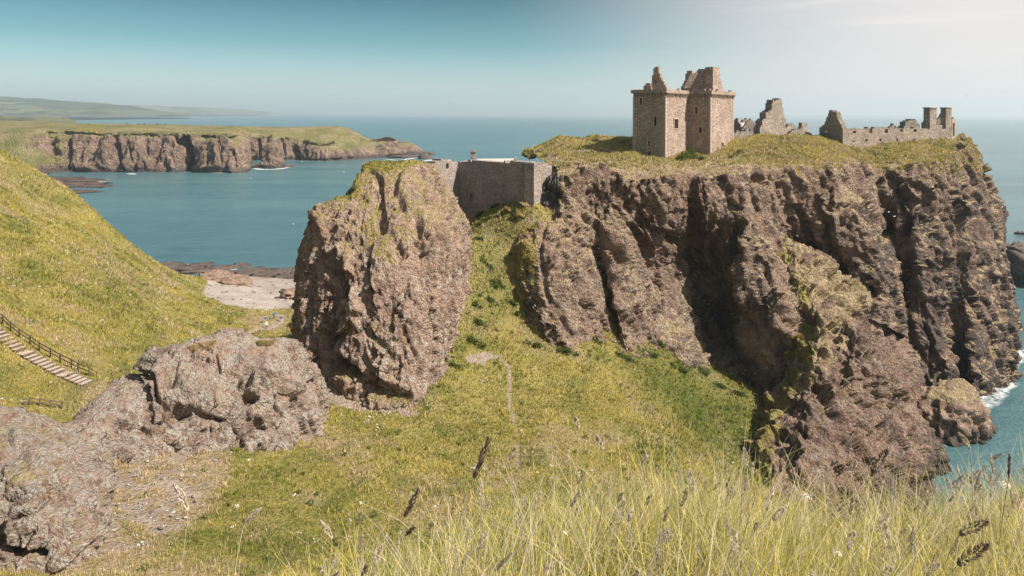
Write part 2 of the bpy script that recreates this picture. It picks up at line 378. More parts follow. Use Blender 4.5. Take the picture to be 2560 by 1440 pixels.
# beach: flatter and smooth, path trodden a little into the turf
BEACH = [(505,735),(520,700),(600,695),(640,700),(760,690),(770,785),(700,782),(640,775),(560,760)]
bm_ = polysoft(px, py, BEACH, 9)*(TV[:, 1] > 170)
PATHS = [([(1195,885),(1215,925),(1204,955)],3),([(1225,885),(1250,892),(1270,915),(1275,950),(1272,1010),(1290,1060),(1292,1110),(1300,1190),(1312,1260)],4.5),([(800,985),(860,1002),(940,1012),(1040,1025)],6),
         ([(205,952),(245,962),(300,980),(340,1000)],7),([(690,785),(712,795),(690,812),(640,826),(590,850)],5)]
pm = np.zeros(len(px))
for k_, (pts, r) in enumerate(PATHS): pm = np.maximum(pm, (0.80 if k_ < 2 else 1.0)*(1-sstep(0.5*r, 1.6*r, polydist(px+3*fbm(TV/2.0, 2), py, pts))))
pm = np.maximum(pm, polysoft(px, py, [(1160,880),(1225,875),(1235,895),(1200,905),(1170,900)], 8))
pm = np.maximum(pm, 0.85*polysoft(px, py, [(800,930),(850,965),(930,992),(1010,1010),(980,1025),(880,1018),(810,1010)], 8))
pm = np.maximum(pm, 0.8*polysoft(px, py, [(530,700),(600,690),(612,715),(560,735),(520,730)], 8)*(TV[:, 1] > 180))
pm *= (TV[:, 1] > 20)
TV[:, 2] -= 0.35*pm
fcs = grid_faces(len(gx), len(gy))
TN = grid_normals(TV.reshape(len(gx), len(gy), 3)).reshape(-1, 3)
grass = np.ones(len(TV)); straw = 0.12+0.45*sstep(0.05, 0.6, fbm(TV/9.0+3, 4))+0.25*sstep(0.1, 0.5, fbm(TV/24.0+13, 2))
straw = np.maximum(straw, 0.95*polysoft(px, py, [(250,1100),(560,1105),(580,1160),(540,1260),(470,1330),(330,1440),(100,1440),(200,1380),(240,1200)], 30))
straw = np.maximum(straw, 0.75*polysoft(px, py, [(180,1040),(330,930),(360,940),(250,1060)], 20)*(TV[:, 1] > 62))
straw = np.maximum(straw, 0.5*polysoft(px, py, [(360,700),(440,720),(420,760),(340,745)], 20)*(TV[:, 1] > 100))
for cx, cy in [(660,1115),(720,1085),(420,1180),(780,1240),(900,1180),(640,1320)]: straw = np.maximum(straw, 0.55*(1-sstep(5, 45, np.hypot((px-cx)/1.7, py-cy))))
mud = np.maximum(pm, sstep(2.2, 1.2, TV[:, 2]+0.5*fbm(TV/5.0, 3))*(TV[:, 1] > 60))
mud = np.maximum(mud, bm_); earth = polysoft(px, py, [(255,1115),(420,1118),(560,1120),(570,1160),(530,1250),(450,1320),(330,1400),(220,1420),(235,1200)], 40); mud = np.maximum(mud, earth*np.clip(0.42+0.5*fbm(TV/2.2+6, 4), 0, 0.75))
yel = sstep(0.25, 0.7, fbm(TV/14.0+40, 3))*sstep(70, 110, TV[:, 1])*(TV[:, 0] < -35)*0.6
mask = np.column_stack([grass, straw, np.zeros(len(TV)), np.ones(len(TV))]); mask2 = np.column_stack([mud, np.zeros(len(TV)), yel, np.ones(len(TV))])
nl_ = fbm(TV/7.0+17, 4)
lush_shade = polysoft(px, py, [(1560,830),(1640,800),(1720,860),(1900,980),(1960,1000),(1920,1200),(1850,1230),(1700,1080),(1600,960)], 60)*np.clip(0.8+0.5*nl_, 0, 1)  # shadow of cliff and spur painted in as darker green, plus greener growth
lush_shade = np.maximum(lush_shade, 0.5*polysoft(px, py, [(1170,520),(1340,500),(1250,620),(1300,760),(1240,820),(1160,860),(1180,650)], 14)*(TV[:, 1] > 95))
lush_shade = np.maximum(lush_shade, 0.55*sstep(0.15, 0.6, nl_)); lush_shade *= 1-mud; T_LUSH_SHADE = lush_shade; straw = straw*(1-0.8*lush_shade); T_STRAW = straw; mask[:, 1] = straw
lz = np.zeros(len(TV))
TERR = mesh_np('terrain', TV, fcs, M_LAND, True, {'mask': mask, 'mask2': mask2, 'lush_shade': np.column_stack([lush_shade, lz, lz, lz+1])}); tag(TERR, kind='structure')
T_MUD = mud; T_YEL = yel

# shingle of the cove: its own thin sheet over the ground
bi = (bm_+0.35*fbm(TV/3.0+4, 3)).reshape(len(gx), len(gy)) > 0.45; bz = (TV[:, 2] > -0.3).reshape(len(gx), len(gy)); sel = (bi & bz)
q = fcs[(sel.ravel()[fcs]).all(1)]; used, inv = np.unique(q, return_inverse=True)
def shingle_material():
    s = NT('beach_shingle'); v = s.n('ShaderNodeTexVoronoi'); v.inputs['Scale'].default_value = 3.0; s.l(s.co, v.inputs['Vector']); sp = s.n('ShaderNodeSeparateColor'); s.l(v.outputs['Color'], sp.inputs[0])
    c = s.mix(s.rng(s.noise(0.12, 5, 0.6), 0.35, 0.65), (0.275, 0.232, 0.192), (0.345, 0.295, 0.248)); c = s.mix(s.rng(sp.outputs[0], 0.4, 1, 0, 0.5), c, (0.19, 0.165, 0.15)); c = s.mix(s.rng(s.noise(0.5, 6, 0.7, s.scaled((0.25, 1.0, 1.0))), 0.58, 0.70, 0, 0.5), c, (0.13, 0.105, 0.085))
    return s.fin(c, 0.9, 0.2, s.bump(v.outputs['Distance'], 0.8, 0.2))
VB = TV[used].copy(); VB[:, 2] += 0.05
if len(q): tag(mesh_np('shingle_beach', VB, inv.reshape(q.shape), shingle_material(), True), kind='structure')

# ------------------------------------------------------------------ rock relief
def conglomerate(amp=1.0, dip=(0.28, 0, 1), stretch=0.35, dampgrass=True, size=1.0, peb=1.0, rib=0.0, bw=1.0):
    dv = np.array(dip, float); dv /= np.linalg.norm(dv)
    def f(V, N, px, py):
        q = V-(V@dv)[:, None]*dv*(1-stretch)           # stretched along the bedding
        wv = np.column_stack([fbm(V/(2.6*size)+k*7, 3) for k in range(3)])
        a = 1.3*fbm(q/(9.0*size), 3)+0.55*ridged(q/(4.2*size)+3, 3)
        if rib: a = a+rib*ridged((V-(V@dv)[:, None]*dv*0.88)/11.0+21, 2)
        blk = 1.9*cells(q/(4.6*size)+wv*0.22, 0.9)+0.95*cells(q/(2.0*size)+wv*0.25+9, 0.9)+0.40*cells((V-(V@dv)[:, None]*dv*0.55)/(0.85*size)+wv*0.3+5, 0.8)    # angular blocks and ledges
        b = 0.30*fbm(V/(1.2*size), 4, 0.62)
        c = 0.26*(0.55-worley((V+0.25*wv)/0.62))        # cobbles standing out of the matrix
        pit = sstep(0.10, 0.50, fbm(q/(1.7*size)+77, 3))*sstep(-0.2, 0.3, fbm(V/7.0+13, 2)); c = c-0.75*pit
        d = amp*(a*0.55+blk*0.72*bw+b*0.8+peb*c)
        if dampgrass: d = d*(0.25+0.75*sstep(0.86, 0.6, N[:, 2]))
        return d
    return f
def rock_masks(V, N, px, py, gthr=0.72, lich=0.6, dryness=0.6, wet_z=None, soft=0.16):
    n = fbm(V/3.2+2, 4)
    g = sstep(gthr-soft, gthr+soft, N[:, 2]+0.16*n)
    s = np.clip(dryness+0.5*fbm(V/5.0+8, 3), 0, 1)
    l = np.clip(lich+0.7*fbm(V/6.0+20, 3), 0, 1)
    wet = np.zeros(len(V)) if wet_z is None else sstep(wet_z, wet_z*0.25, V[:, 2]+2.0*n)*0.9
    return g, s, l, wet
def rock_obj(name, cols, nr, nc, disp, grooves=(), mat=M_LAND, extra=None, flip=False, **mk):
    V, fc, N, (px, py) = patch(cols, nr, nc, disp, grooves, flip)
    px, py = PX(V)
    g, s, l, wet = rock_masks(V, N, px, py, **mk)
    y = np.zeros(len(V)); p = np.zeros(len(V))
    if extra: g, s, l, wet, y, p = extra(V, N, px, py, g, s, l, wet, y, p)
    o = mesh_np(name, V, fc, mat, True, {'mask': np.column_stack([g, s, l, np.ones(len(V))]), 'mask2': np.column_stack([p, wet, y, np.ones(len(V))])})
    return o, V, fc, N, g, s

# castle rock: columns left to right, rows foot -> rim -> plateau
CK = [
 [(1225,640,129),(1222,590,130),(1225,570,130.5),(1235,550,131),(1265,525,131.5),(1300,490,132),(1340,440,134),(1365,418,137),(1350,400,150),(1310,396,172)],
 [(1262,700,122),(1254,625,123),(1258,595,124),(1268,570,125),(1290,540,125.5),(1325,500,126),(1368,450,131),(1384,418,136),(1365,392,150),(1335,372,172)],
 [(1325,805,114),(1306,742,115),(1300,690,116.5),(1300,640,118.5),(1312,580,121),(1340,510,125),(1385,450,130),(1402,412,135),(1400,380,150),(1400,343,168)],
 [(1402,890,110),(1392,838,110.5),(1367,750,112.5),(1347,670,115),(1342,600,118),(1362,530,122.5),(1400,460,128),(1430,415,135),(1440,386,150),(1450,343,168)],
 [(1462,890,112),(1450,822,112.5),(1430,740,113.5),(1415,660,115.5),(1410,590,118.5),(1420,520,122.5),(1440,455,129),(1470,410,137),(1490,386,150),(1490,343,168)],
 [(1540,890,116),(1530,830,116.5),(1510,750,117.5),(1490,660,119),(1475,590,121),(1475,520,124.5),(1490,450,131),(1510,405,138),(1530,386,150),(1540,343,168)],
 [(1587,930,112),(1572,888,113),(1550,780,115),(1525,680,117.5),(1510,600,120),(1510,520,124.5),(1530,450,132),(1550,404,139),(1570,391,147),(1580,343,168)],
 [(1640,910,118),(1625,855,119),(1620,760,124),(1600,670,126),(1590,590,125.5),(1590,500,124),(1600,440,134),(1610,405,141),(1625,394,148),(1640,345,168)],
 [(1720,940,116),(1700,875,118),(1690,780,125),(1670,690,129),(1660,610,128),(1660,520,124.5),(1660,440,135),(1670,408,142),(1680,398,148),(1700,345,168)],
 [(1800,970,124),(1780,905,125.5),(1760,800,132),(1740,700,134),(1730,610,133),(1725,520,129),(1730,450,137),(1740,408,143),(1750,401,149),(1770,345,168)],
 [(1880,1040,121.5),(1862,965,123.5),(1830,850,131),(1810,740,133.5),(1795,640,132),(1790,520,128.5),(1790,450,137),(1800,402,144),(1820,390,150),(1840,345,169)],
 [(1932,1010,118.5),(1922,935,119.5),(1895,820,123.5),(1880,720,125),(1870,640,127),(1860,540,129.5),(1860,450,137),(1870,395,144),(1885,368,155),(1900,340,172)],
 [(1992,930,119),(1982,858,120),(1970,780,121),(1955,710,124.5),(1940,640,128),(1920,550,133),(1915,450,139),(1930,388,147),(1950,356,158),(1960,342,174)],
 [(2010,790,129),(2000,725,131),(1990,680,137),(1975,630,139),(1960,590,139.5),(1950,520,137),(1960,440,142),(1990,382,152),(2010,352,162),(2020,342,176)],
 [(2110,820,133),(2100,735,136),(2090,670,137.5),(2070,610,138),(2050,540,138),(2040,470,140),(2045,420,147),(2060,385,155),(2080,366,164),(2085,347,180)],
 [(2212,810,131),(2203,742,131),(2202,670,131.5),(2185,600,133.5),(2150,520,138),(2115,460,144),(2110,415,152),(2120,386,160),(2140,378,168),(2150,356,182)],
 [(2252,900,142),(2244,800,146),(2236,720,149),(2228,640,151),(2218,560,152),(2200,470,151),(2190,422,156),(2195,382,162),(2205,368,168),(2220,352,184)],
 [(2312,1060,137),(2300,950,140),(2300,820,142),(2300,700,144),(2290,580,147),(2270,460,152),(2260,415,157),(2265,378,163),(2275,362,168),(2280,352,185)],
 [(2392,1070,136),(2378,968,139),(2370,850,142),(2360,740,145),(2350,600,149),(2340,460,155),(2330,408,161),(2330,372,166),(2340,358,172),(2345,347,186)],
 [(2420,1060,139),(2408,965,143),(2400,850,146),(2392,740,149),(2382,600,152),(2366,460,157),(2358,405,163),(2352,370,168),(2355,358,174),(2355,347,187)],
 [(2466,1045,138),(2448,955,142),(2440,850,146),(2430,740,150),(2420,600,154),(2402,450,160),(2392,400,166),(2385,368,171),(2382,356,176),(2385,347,188)],
 [(2520,975,149),(2508,900,154),(2492,800,158),(2478,700,161),(2464,585,164),(2436,456,169.5),(2416,398,175),(2402,362,181),(2390,354,185),(2390,347,192)],
 [(2532,940,162),(2522,864,167),(2503,760,170),(2493,660,173),(2483,550,175),(2456,452,178.5),(2428,390,183),(2405,359,188),(2390,353,192),(2385,348,198)],
 [(2545,830,196),(2512,765,202),(2480,690,206),(2462,600,209),(2450,520,210),(2420,420,211),(2380,375,210),(2350,355,208),(2330,350,208),(2310,347,210)],
 [(2300,760,222),(2290,735,224),(2280,690,226),(2270,600,228),(2260,520,229),(2250,420,228),(2240,375,225),(2230,355,222),(2225,350,220),(2220,347,218)]]
for c_ in CK[2:-5]:                                   # crisp break of slope at the turf edge
    R5, P7 = c_[5], c_[7]; c_[6] = (c_[6][0], min(c_[6][1], 434+13*math.sin(c_[6][0]*0.037)+10*math.sin(c_[6][0]*0.0113+1)), R5[2]+0.22*(P7[2]-R5[2]))
CG = [([(1488,560),(1500,650),(1525,760),(1535,830)],15,3.2),([(1440,600),(1465,720),(1470,800)],9,0.9),([(1605,720),(1608,780),(1612,810)],12,3.0),([(1570,560),(1600,620),(1625,690)],22,1.8),
      ([(1720,470),(1735,560),(1745,700),(1770,800),(1800,880)],30,4.5),([(1835,560),(1845,700),(1860,800)],16,2.5),([(1790,560),(1800,700),(1830,860)],26,2.2),([(1910,660),(1930,760)],10,1.6),
      ([(1880,455),(1925,460)],16,3.0),([(1990,600),(2060,655),(2130,700),(2195,735)],20,3.2),([(1990,520),(2010,580),(2040,620)],18,2.2),
      ([(2190,470),(2200,520),(2215,580)],26,5.0),([(2260,480),(2275,530),(2265,590)],20,4.2),([(2310,500),(2315,560)],16,3.0),([(2225,640),(2250,650)],16,2.6),([(2335,470),(2345,560),(2352,680)],9,2.2),
      ([(2385,740),(2395,800),(2400,880),(2410,950)],16,6.0),([(2365,760),(2378,860),(2392,960)],8,2.5),([(2410,470),(2425,560),(2430,640),(2440,720)],12,3.0),([(2450,440),(2465,520),(2470,600)],10,2.5),([(2450,660),(2430,700)],14,2.5),
      ([(2480,700),(2500,800),(2515,870)],8,2.0),([(2305,760),(2320,860),(2325,940)],9,2.0),([(2250,820),(2262,900)],10,2.0),([(1360,560),(1352,650),(1372,760)],7,0.9),
      ([(1640,560),(1690,600),(1700,660)],26,1.6),
      # buttresses standing proud
      ([(1855,600),(1875,700),(1895,790)],16,-1.8),([(1975,720),(1985,800),(1975,840)],26,-1.6),([(2060,500),(2110,600),(2180,690)],30,-2.0),([(2370,480),(2385,600),(2392,690)],14,-2.2),([(2460,760),(2475,850)],14,-1.8),([(1520,590),(1550,700),(1570,800)],14,-1.6)]
def castle_extra(V, N, px, py, g, s, l, wet, y, p):
    n = fbm(V/4.0+60, 4)
    rim = sstep(14, -8, py-(410+8*np.sin(px/60)+36*n)-np.where(px > 2180, 10, 0))          # turf cap of the plateau
    g = np.maximum(g*(0.35+0.65*rim), rim*sstep(0.28, 0.5, N[:, 2]+0.25*n))
    flank = polysoft(px, py, [(1190,540),(1330,480),(1345,560),(1330,800),(1200,760)], 18)*(V[:, 1] < 140)
    g = np.maximum(g, flank*sstep(-0.1, 0.5, n+0.35)*0.9)
    upper = sstep(600, 430, py+40*n)                                              # dry thrift and grass on the upper ledges
    g = np.maximum(g, upper*sstep(0.50, 0.74, N[:, 2]+0.45*n)*0.85)
    led = sstep(0.56, 0.80, N[:, 2]+0.40*n); g = np.maximum(g, led*0.8)          # tan ledges all over the face
    s = np.where(rim > 0.5, 0.25+0.5*np.clip(n+0.3, 0, 1), np.where(flank > 0.5, 0.3, 1.0))
    wet = np.maximum(wet, np.clip(0.75*sstep(2000, 2240, px+60*n)*sstep(430, 520, py+40*n)+0.55*sstep(1600, 1760, px)*sstep(1960, 1880, px)*sstep(500, 600, py+50*n), 0, 1)*sstep(-0.35, 0.25, fbm(V/6.0+19, 4)))      # bands of darker rock; recess and cave shade painted in as well
    pale = polysoft(px, py, [(1640,790),(1720,760),(1770,840),(1760,870),(1680,860)], 18)
    l = np.clip(0.30+0.5*n+0.8*pale+0.35*sstep(2080, 1900, px)*sstep(600, 700, py), 0, 1)
    y = 0.7*sstep(0.25, 0.6, fbm(V/6.0+90, 3))*rim*(px > 1780)
    return g, s, l, wet, y, p
CROCK, CV, CF, CN, CGm, CSm = rock_obj('castle_rock', CK, 430, 760, conglomerate(1.0, (0.30, -0.05, -1.0), 0.24, rib=1.6, size=1.35, bw=1.1), CG, M_CLIFF, castle_extra, False, gthr=0.72, wet_z=9.0)
tag(CROCK, kind='structure')

# spur running from the castle rock down to the shore
SP = [[(1930,610,131),(1950,590,133.5),(1965,588,134.5),(1985,595,135),(2000,605,138)],
 [(1965,725,123),(1985,665,127),(2030,640,131),(2090,665,134.5),(2130,700,142)],
 [(1990,830,117),(2015,740,121.5),(2080,715,126.5),(2195,742,134.5),(2262,800,147)],
 [(1965,915,116.5),(2032,810,117),(2085,785,120),(2140,795,125),(2300,880,144)],
 [(1925,985,114.5),(2032,870,113),(2090,848,115),(2170,850,118.5),(2322,960,142)],
 [(1865,1045,112),(2005,950,108.5),(2090,925,109.5),(2215,918,114),(2340,1010,138)],
 [(1845,1115,106.5),(1965,1040,104),(2080,1020,104),(2280,1015,113),(2340,1090,124)],
 [(1835,1195,100),(1945,1120,99),(2080,1120,98.5),(2300,1105,107),(2350,1170,117)],
 [(1865,1300,91),(1930,1240,92.5),(2080,1245,92.5),(2290,1230,100),(2350,1290,110)],
 [(1860,1420,84),(1930,1380,85),(2080,1390,85),(2290,1370,92),(2350,1420,103)]]
SG = [([(1975,1080),(2010,1085),(2040,1095)],22,3.5),([(2110,880),(2090,960),(2070,1010)],14,1.4),([(2230,900),(2240,960),(2260,1020)],10,1.2),([(2160,1000),(2180,1080),(2200,1180)],14,1.6),([(2000,1130),(2010,1200)],12,1.6),([(2250,1060),(2265,1140)],10,1.5),([(2165,870),(2185,960)],26,-2.4),([(2120,1050),(2130,1150)],20,-1.5)]
def spur_extra(V, N, px, py, g, s, l, wet, y, p):
    n = fbm(V/3.5+33, 4)
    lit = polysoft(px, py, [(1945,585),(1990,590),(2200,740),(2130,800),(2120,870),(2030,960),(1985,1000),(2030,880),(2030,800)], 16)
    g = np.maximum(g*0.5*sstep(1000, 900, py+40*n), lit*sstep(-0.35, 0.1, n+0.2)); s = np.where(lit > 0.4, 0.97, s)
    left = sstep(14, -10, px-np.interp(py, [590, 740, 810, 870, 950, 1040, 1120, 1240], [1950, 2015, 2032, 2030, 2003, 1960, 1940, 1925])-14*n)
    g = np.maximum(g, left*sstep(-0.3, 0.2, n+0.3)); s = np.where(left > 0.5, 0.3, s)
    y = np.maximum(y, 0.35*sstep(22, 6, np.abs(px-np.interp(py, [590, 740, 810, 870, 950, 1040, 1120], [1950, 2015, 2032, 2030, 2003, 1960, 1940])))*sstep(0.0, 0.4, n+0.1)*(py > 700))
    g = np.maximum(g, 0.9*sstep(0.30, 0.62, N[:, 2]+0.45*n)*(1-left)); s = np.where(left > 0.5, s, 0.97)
    l = np.clip(0.35+0.6*n, 0, 1)
    return g, s, l, wet, y, p
SPUR, SV, SF, SN, SGm, SSm = rock_obj('rock_spur', SP, 190, 380, conglomerate(1.0, (0.25, -0.35, -1.0), 0.6, rib=0.8, size=1.0, bw=1.15), SG, M_CLIFF, spur_extra, True, gthr=0.70, wet_z=7.0)
tag(SPUR, kind='structure')

# main rock in the middle of the valley
MR = [
 [(800,860,116),(795,830,116),(795,780,116),(795,720,116),(800,650,116),(805,600,115),(805,610,117),(805,700,118),(800,850,119)],
 [(762,900,106),(754,860,106),(752,800,107),(752,740,108),(757,660,109),(777,592,110),(784,588,113),(775,700,116),(770,850,117)],
 [(757,905,101),(749,852,101),(747,780,101),(752,700,102),(759,630,103),(790,548,105),(800,538,109),(800,700,116),(800,850,118)],
 [(800,965,95),(790,908,96),(785,820,97),(790,720,98.5),(795,620,100.5),(828,520,104),(840,512,109),(850,650,118),(850,820,120)],
 [(870,1020,91),(860,965,92),(850,860,94),(845,750,96),(850,630,99),(870,508,104),(880,495,111),(900,620,120),(900,800,122)],
 [(940,1050,89),(930,990,90),(915,880,92),(905,760,94.5),(905,630,98),(912,450,108),(920,424,114),(950,600,122),(950,780,124)],
 [(1005,1070,88),(995,1008,89),(980,890,91.5),(975,760,94),(970,620,98),(980,445,108),(990,414,114),(1000,560,123),(1000,760,126)],
 [(1062,1015,90),(1048,972,91),(1045,870,93),(1045,750,95.5),(1040,610,99),(1040,445,110),(1050,408,116),(1060,540,124),(1060,740,128)],
 [(1122,935,97),(1108,892,98),(1105,820,98),(1105,720,99),(1100,590,102.5),(1086,472,112),(1080,420,119),(1090,520,126),(1090,700,130)],
 [(1162,900,103),(1150,858,104),(1153,790,104),(1157,700,105),(1147,580,108),(1120,505,114),(1098,446,121),(1110,500,127),(1110,700,131)],
 [(1176,875,109),(1167,822,109),(1170,750,110),(1170,660,111),(1163,560,114),(1142,525,119),(1122,478,126),(1130,500,130),(1130,700,133)],
 [(1170,800,118),(1165,760,119),(1165,700,120),(1163,640,121),(1156,580,122),(1148,535,125),(1138,505,128),(1140,520,131),(1140,700,134)]]
MG = [([(945,445),(943,500),(948,560),(985,610),(1000,640)],20,1.7),([(925,430),(945,440)],14,1.2),([(830,640),(850,700),(870,730)],18,2.2),([(845,730),(830,800),(815,880),(825,920)],24,3.4),
      ([(850,905),(900,945),(960,985),(1000,998)],26,3.6),([(900,790),(930,840),(985,900)],12,1.4),([(780,700),(775,800)],12,1.5),([(1020,740),(1050,790)],12,1.0),([(1060,640),(1080,700)],9,0.9),([(1105,610),(1120,640)],8,0.9),
      ([(1040,560),(1055,620),(1050,660)],9,1.0),([(1000,820),(1040,900),(1050,940)],10,1.1),([(935,930),(960,960)],12,1.0),
      ([(1010,470),(1060,560),(1090,660)],34,-1.4),([(860,620),(880,720),(900,800)],22,-1.2),([(920,880),(960,940)],20,-1.0),([(800,540),(820,600)],16,-0.8)]
def mr_extra(V, N, px, py, g, s, l, wet, y, p):
    n = fbm(V/3.0+71, 4)
    cap = sstep(12, -4, py-np.interp(px, [780, 900, 905, 1000, 1060, 1090], [494, 494, 432, 422, 408, 400])-6*n)*(px < 1065)
    g = np.maximum(g*0.75, cap*sstep(0.2, 0.45, N[:, 2])); s = np.where(cap > 0.5, 0.15, 0.8+0.3*n)
    run = polysoft(px, py, [(920,440),(950,450),(960,600),(1010,680),(940,640),(900,560)], 22); g = np.maximum(g, run*sstep(-0.2, 0.3, n+0.1)*0.9); s = np.where(run > 0.4, 0.55, s)
    br = sstep(780, 560, py+60*n)                       # drier, browner crown
    g = np.maximum(g, 0.75*br*sstep(0.35, 0.7, N[:, 2]+0.5*n))
    l = np.clip(0.55+0.7*n+0.3*sstep(700, 850, py), 0, 1)
    und = polysoft(px, py, [(840,760),(860,760),(830,920),(800,900)], 10); l = l*(1-und); 
    return g, s, l, wet, y, p
MR = [[(q[0][0], q[0][1]+35, q[0][2])]+q[1:] for q in MR]
MAINR, MV, MF, MN, MGm, MSm = rock_obj('rock_outcrop', MR, 330, 420, conglomerate(0.58, (0.15, 0, 1), 0.6, size=0.9, bw=1.05), [(p_, r_, dd_*(0.75 if dd_ > 0 else 1)) for p_, r_, dd_ in MG], M_LAND, mr_extra, False, gthr=0.80)
tag(MAINR, 'tall rounded brown rock standing in the valley left of the shaded stone wall', 'rock', 'rock outcrops')

# low fin of rock and the near boulder
FR = [
 [(150,1120,72),(148,1110,72),(148,1090,72.5),(150,1075,73),(155,1060,74),(160,1062,75),(165,1090,77)],
 [(185,1140,66),(180,1115,66.5),(178,1085,67.5),(175,1065,69),(182,1045,71),(187,1042,73),(190,1080,76)],
 [(225,1160,63.5),(225,1118,65),(225,1080,66.5),(225,1040,68.5),(240,998,72),(246,990,75),(250,1050,79)],
 [(300,1160,64.5),(295,1122,66),(290,1070,68),(290,1010,70.5),(305,952,75),(312,943,78),(315,1010,83)],
 [(365,1150,66.5),(360,1108,68),(350,1055,70),(352,985,72.5),(368,945,76),(374,935,80),(378,1000,86)],
 [(402,1140,67.5),(395,1095,69),(383,1030,70.5),(382,950,73),(396,884,77.5),(405,874,81),(410,970,88)],
 [(490,1140,69.5),(485,1098,71),(480,1020,72),(480,940,75),(485,872,79),(490,863,82),(490,960,90)],
 [(560,1150,71),(555,1106,72.5),(560,1020,73.5),(568,930,76.5),(570,847,80.5),(577,834,84),(580,940,92)],
 [(635,1140,72.5),(630,1100,74),(630,1020,75.5),(640,930,78),(643,866,81.5),(650,858,85),(650,950,93)],
 [(705,1130,74.5),(700,1092,76),(700,1020,77),(705,930,79.5),(710,863,83),(716,854,86.5),(720,940,94)],
 [(770,1090,78),(762,1055,79),(757,1000,80),(757,940,82),(758,892,85),(758,886,88),(758,950,95)],
 [(802,1045,82),(797,1022,82.5),(796,990,83.5),(794,960,85),(786,932,87),(783,927,89),(780,960,95)],
 [(795,1030,91),(793,1015,91),(792,995,91),(790,975,91.5),(785,955,92),(780,955,93),(778,970,96)]]
FG = [([(375,940),(385,985),(420,1020),(470,1040)],16,2.4),([(440,1010),(500,1035),(560,1060)],14,2.0),([(300,1050),(330,1055),(300,1075)],14,1.8),([(540,890),(550,930)],8,1.0),([(600,960),(640,1000)],9,1.0),([(690,990),(720,1040)],9,1.2),([(250,1090),(330,1105)],10,1.4),([(440,900),(430,960)],10,0.9),([(420,930),(520,1000)],20,-0.9),([(330,1070),(400,1085)],14,-1.0),([(600,900),(680,960)],24,-0.7)]
def fr_extra(V, N, px, py, g, s, l, wet, y, p):
    n = fbm(V/2.2+15, 4); l = np.clip(0.8+0.7*n, 0, 1); g = g*0.45*sstep(-0.1, 0.4, n)
    y = 0.9*polysoft(px, py, [(470,868),(500,858),(540,850),(530,872),(480,880)], 8); y = np.maximum(y, 0.6*polysoft(px, py, [(640,850),(690,850),(680,868),(640,868)], 6)); g = np.maximum(g, y)
    return g, s, l, wet, y, p
FR = [[(q[0][0], q[0][1]+45, q[0][2])]+q[1:] for q in FR]
FIN, FV, FF, FN, FGm, FSm = rock_obj('rock_outcrop', FR, 210, 460, conglomerate(0.70, (0.3, 0, 1), 0.55, size=1.0, bw=1.5), FG, M_NEAR, fr_extra, False, gthr=0.80, dryness=0.75)
tag(FIN, 'long low lichened rock ridge in front of the wooden steps', 'rock', 'rock outcrops')
LR = [
 [(-430,1480,52),(-420,1430,52),(-420,1330,53),(-410,1230,54),(-400,1150,56),(-390,1120,58),(-380,1160,62)],
 [(-260,1480,44),(-250,1420,45),(-250,1300,47),(-250,1180,50),(-240,1060,55),(-230,1030,58),(-220,1100,63)],
 [(-80,1470,44.5),(-80,1400,45.5),(-80,1280,47),(-75,1160,50.5),(-60,1045,56),(-55,1022,59),(-50,1090,64)],
 [(40,1460,45),(35,1380,46),(30,1270,47),(30,1160,50),(30,1055,56),(35,1032,59.5),(40,1090,65)],
 [(130,1470,45),(125,1395,46),(115,1280,47),(110,1170,50),(110,1085,56),(115,1054,60),(120,1100,66)],
 [(207,1460,46),(202,1398,46.7),(195,1290,48),(185,1190,51),(175,1105,57),(175,1070,61),(180,1110,67)],
 [(252,1350,49.5),(245,1295,50),(243,1230,51.5),(238,1180,54),(225,1132,58),(215,1102,62),(210,1130,67)],
 [(266,1280,54),(258,1240,54.5),(255,1210,56),(250,1180,58),(240,1152,61),(235,1142,63),(230,1150,67)],
 [(262,1250,62),(258,1220,62),(252,1200,62.5),(247,1180,63),(240,1162,64),(235,1155,65),(230,1160,68)]]
LG = [([(125,1215),(150,1230),(185,1255)],12,1.6),([(0,1350),(60,1370),(120,1380)],16,2.2),([(60,1300),(100,1280),(120,1250)],9,0.8),([(-20,1240),(40,1235)],9,0.8),([(150,1130),(200,1150)],9,0.6),([(40,1100),(100,1130),(160,1190)],28,-0.6)]
def lr_extra(V, N, px, py, g, s, l, wet, y, p):
    n = fbm(V/1.6+45, 4); l = np.clip(0.95+0.6*n, 0, 1); g = g*0.5
    return g, s, l, wet, y, p
LR = [[(q[0][0], q[0][1]+60, q[0][2])]+q[1:] for q in LR]
BOUL, BV, BF, BN, BGm, BSm = rock_obj('rock_outcrop', LR, 220, 330, conglomerate(0.58, (0.4, 0, 1), 0.55, size=0.95, bw=1.5), LG, M_NEAR, lr_extra, False, gthr=0.84, dryness=0.8)
tag(BOUL, 'pale grey lichen-covered rock at the lower left edge of the picture', 'rock', 'rock outcrops')

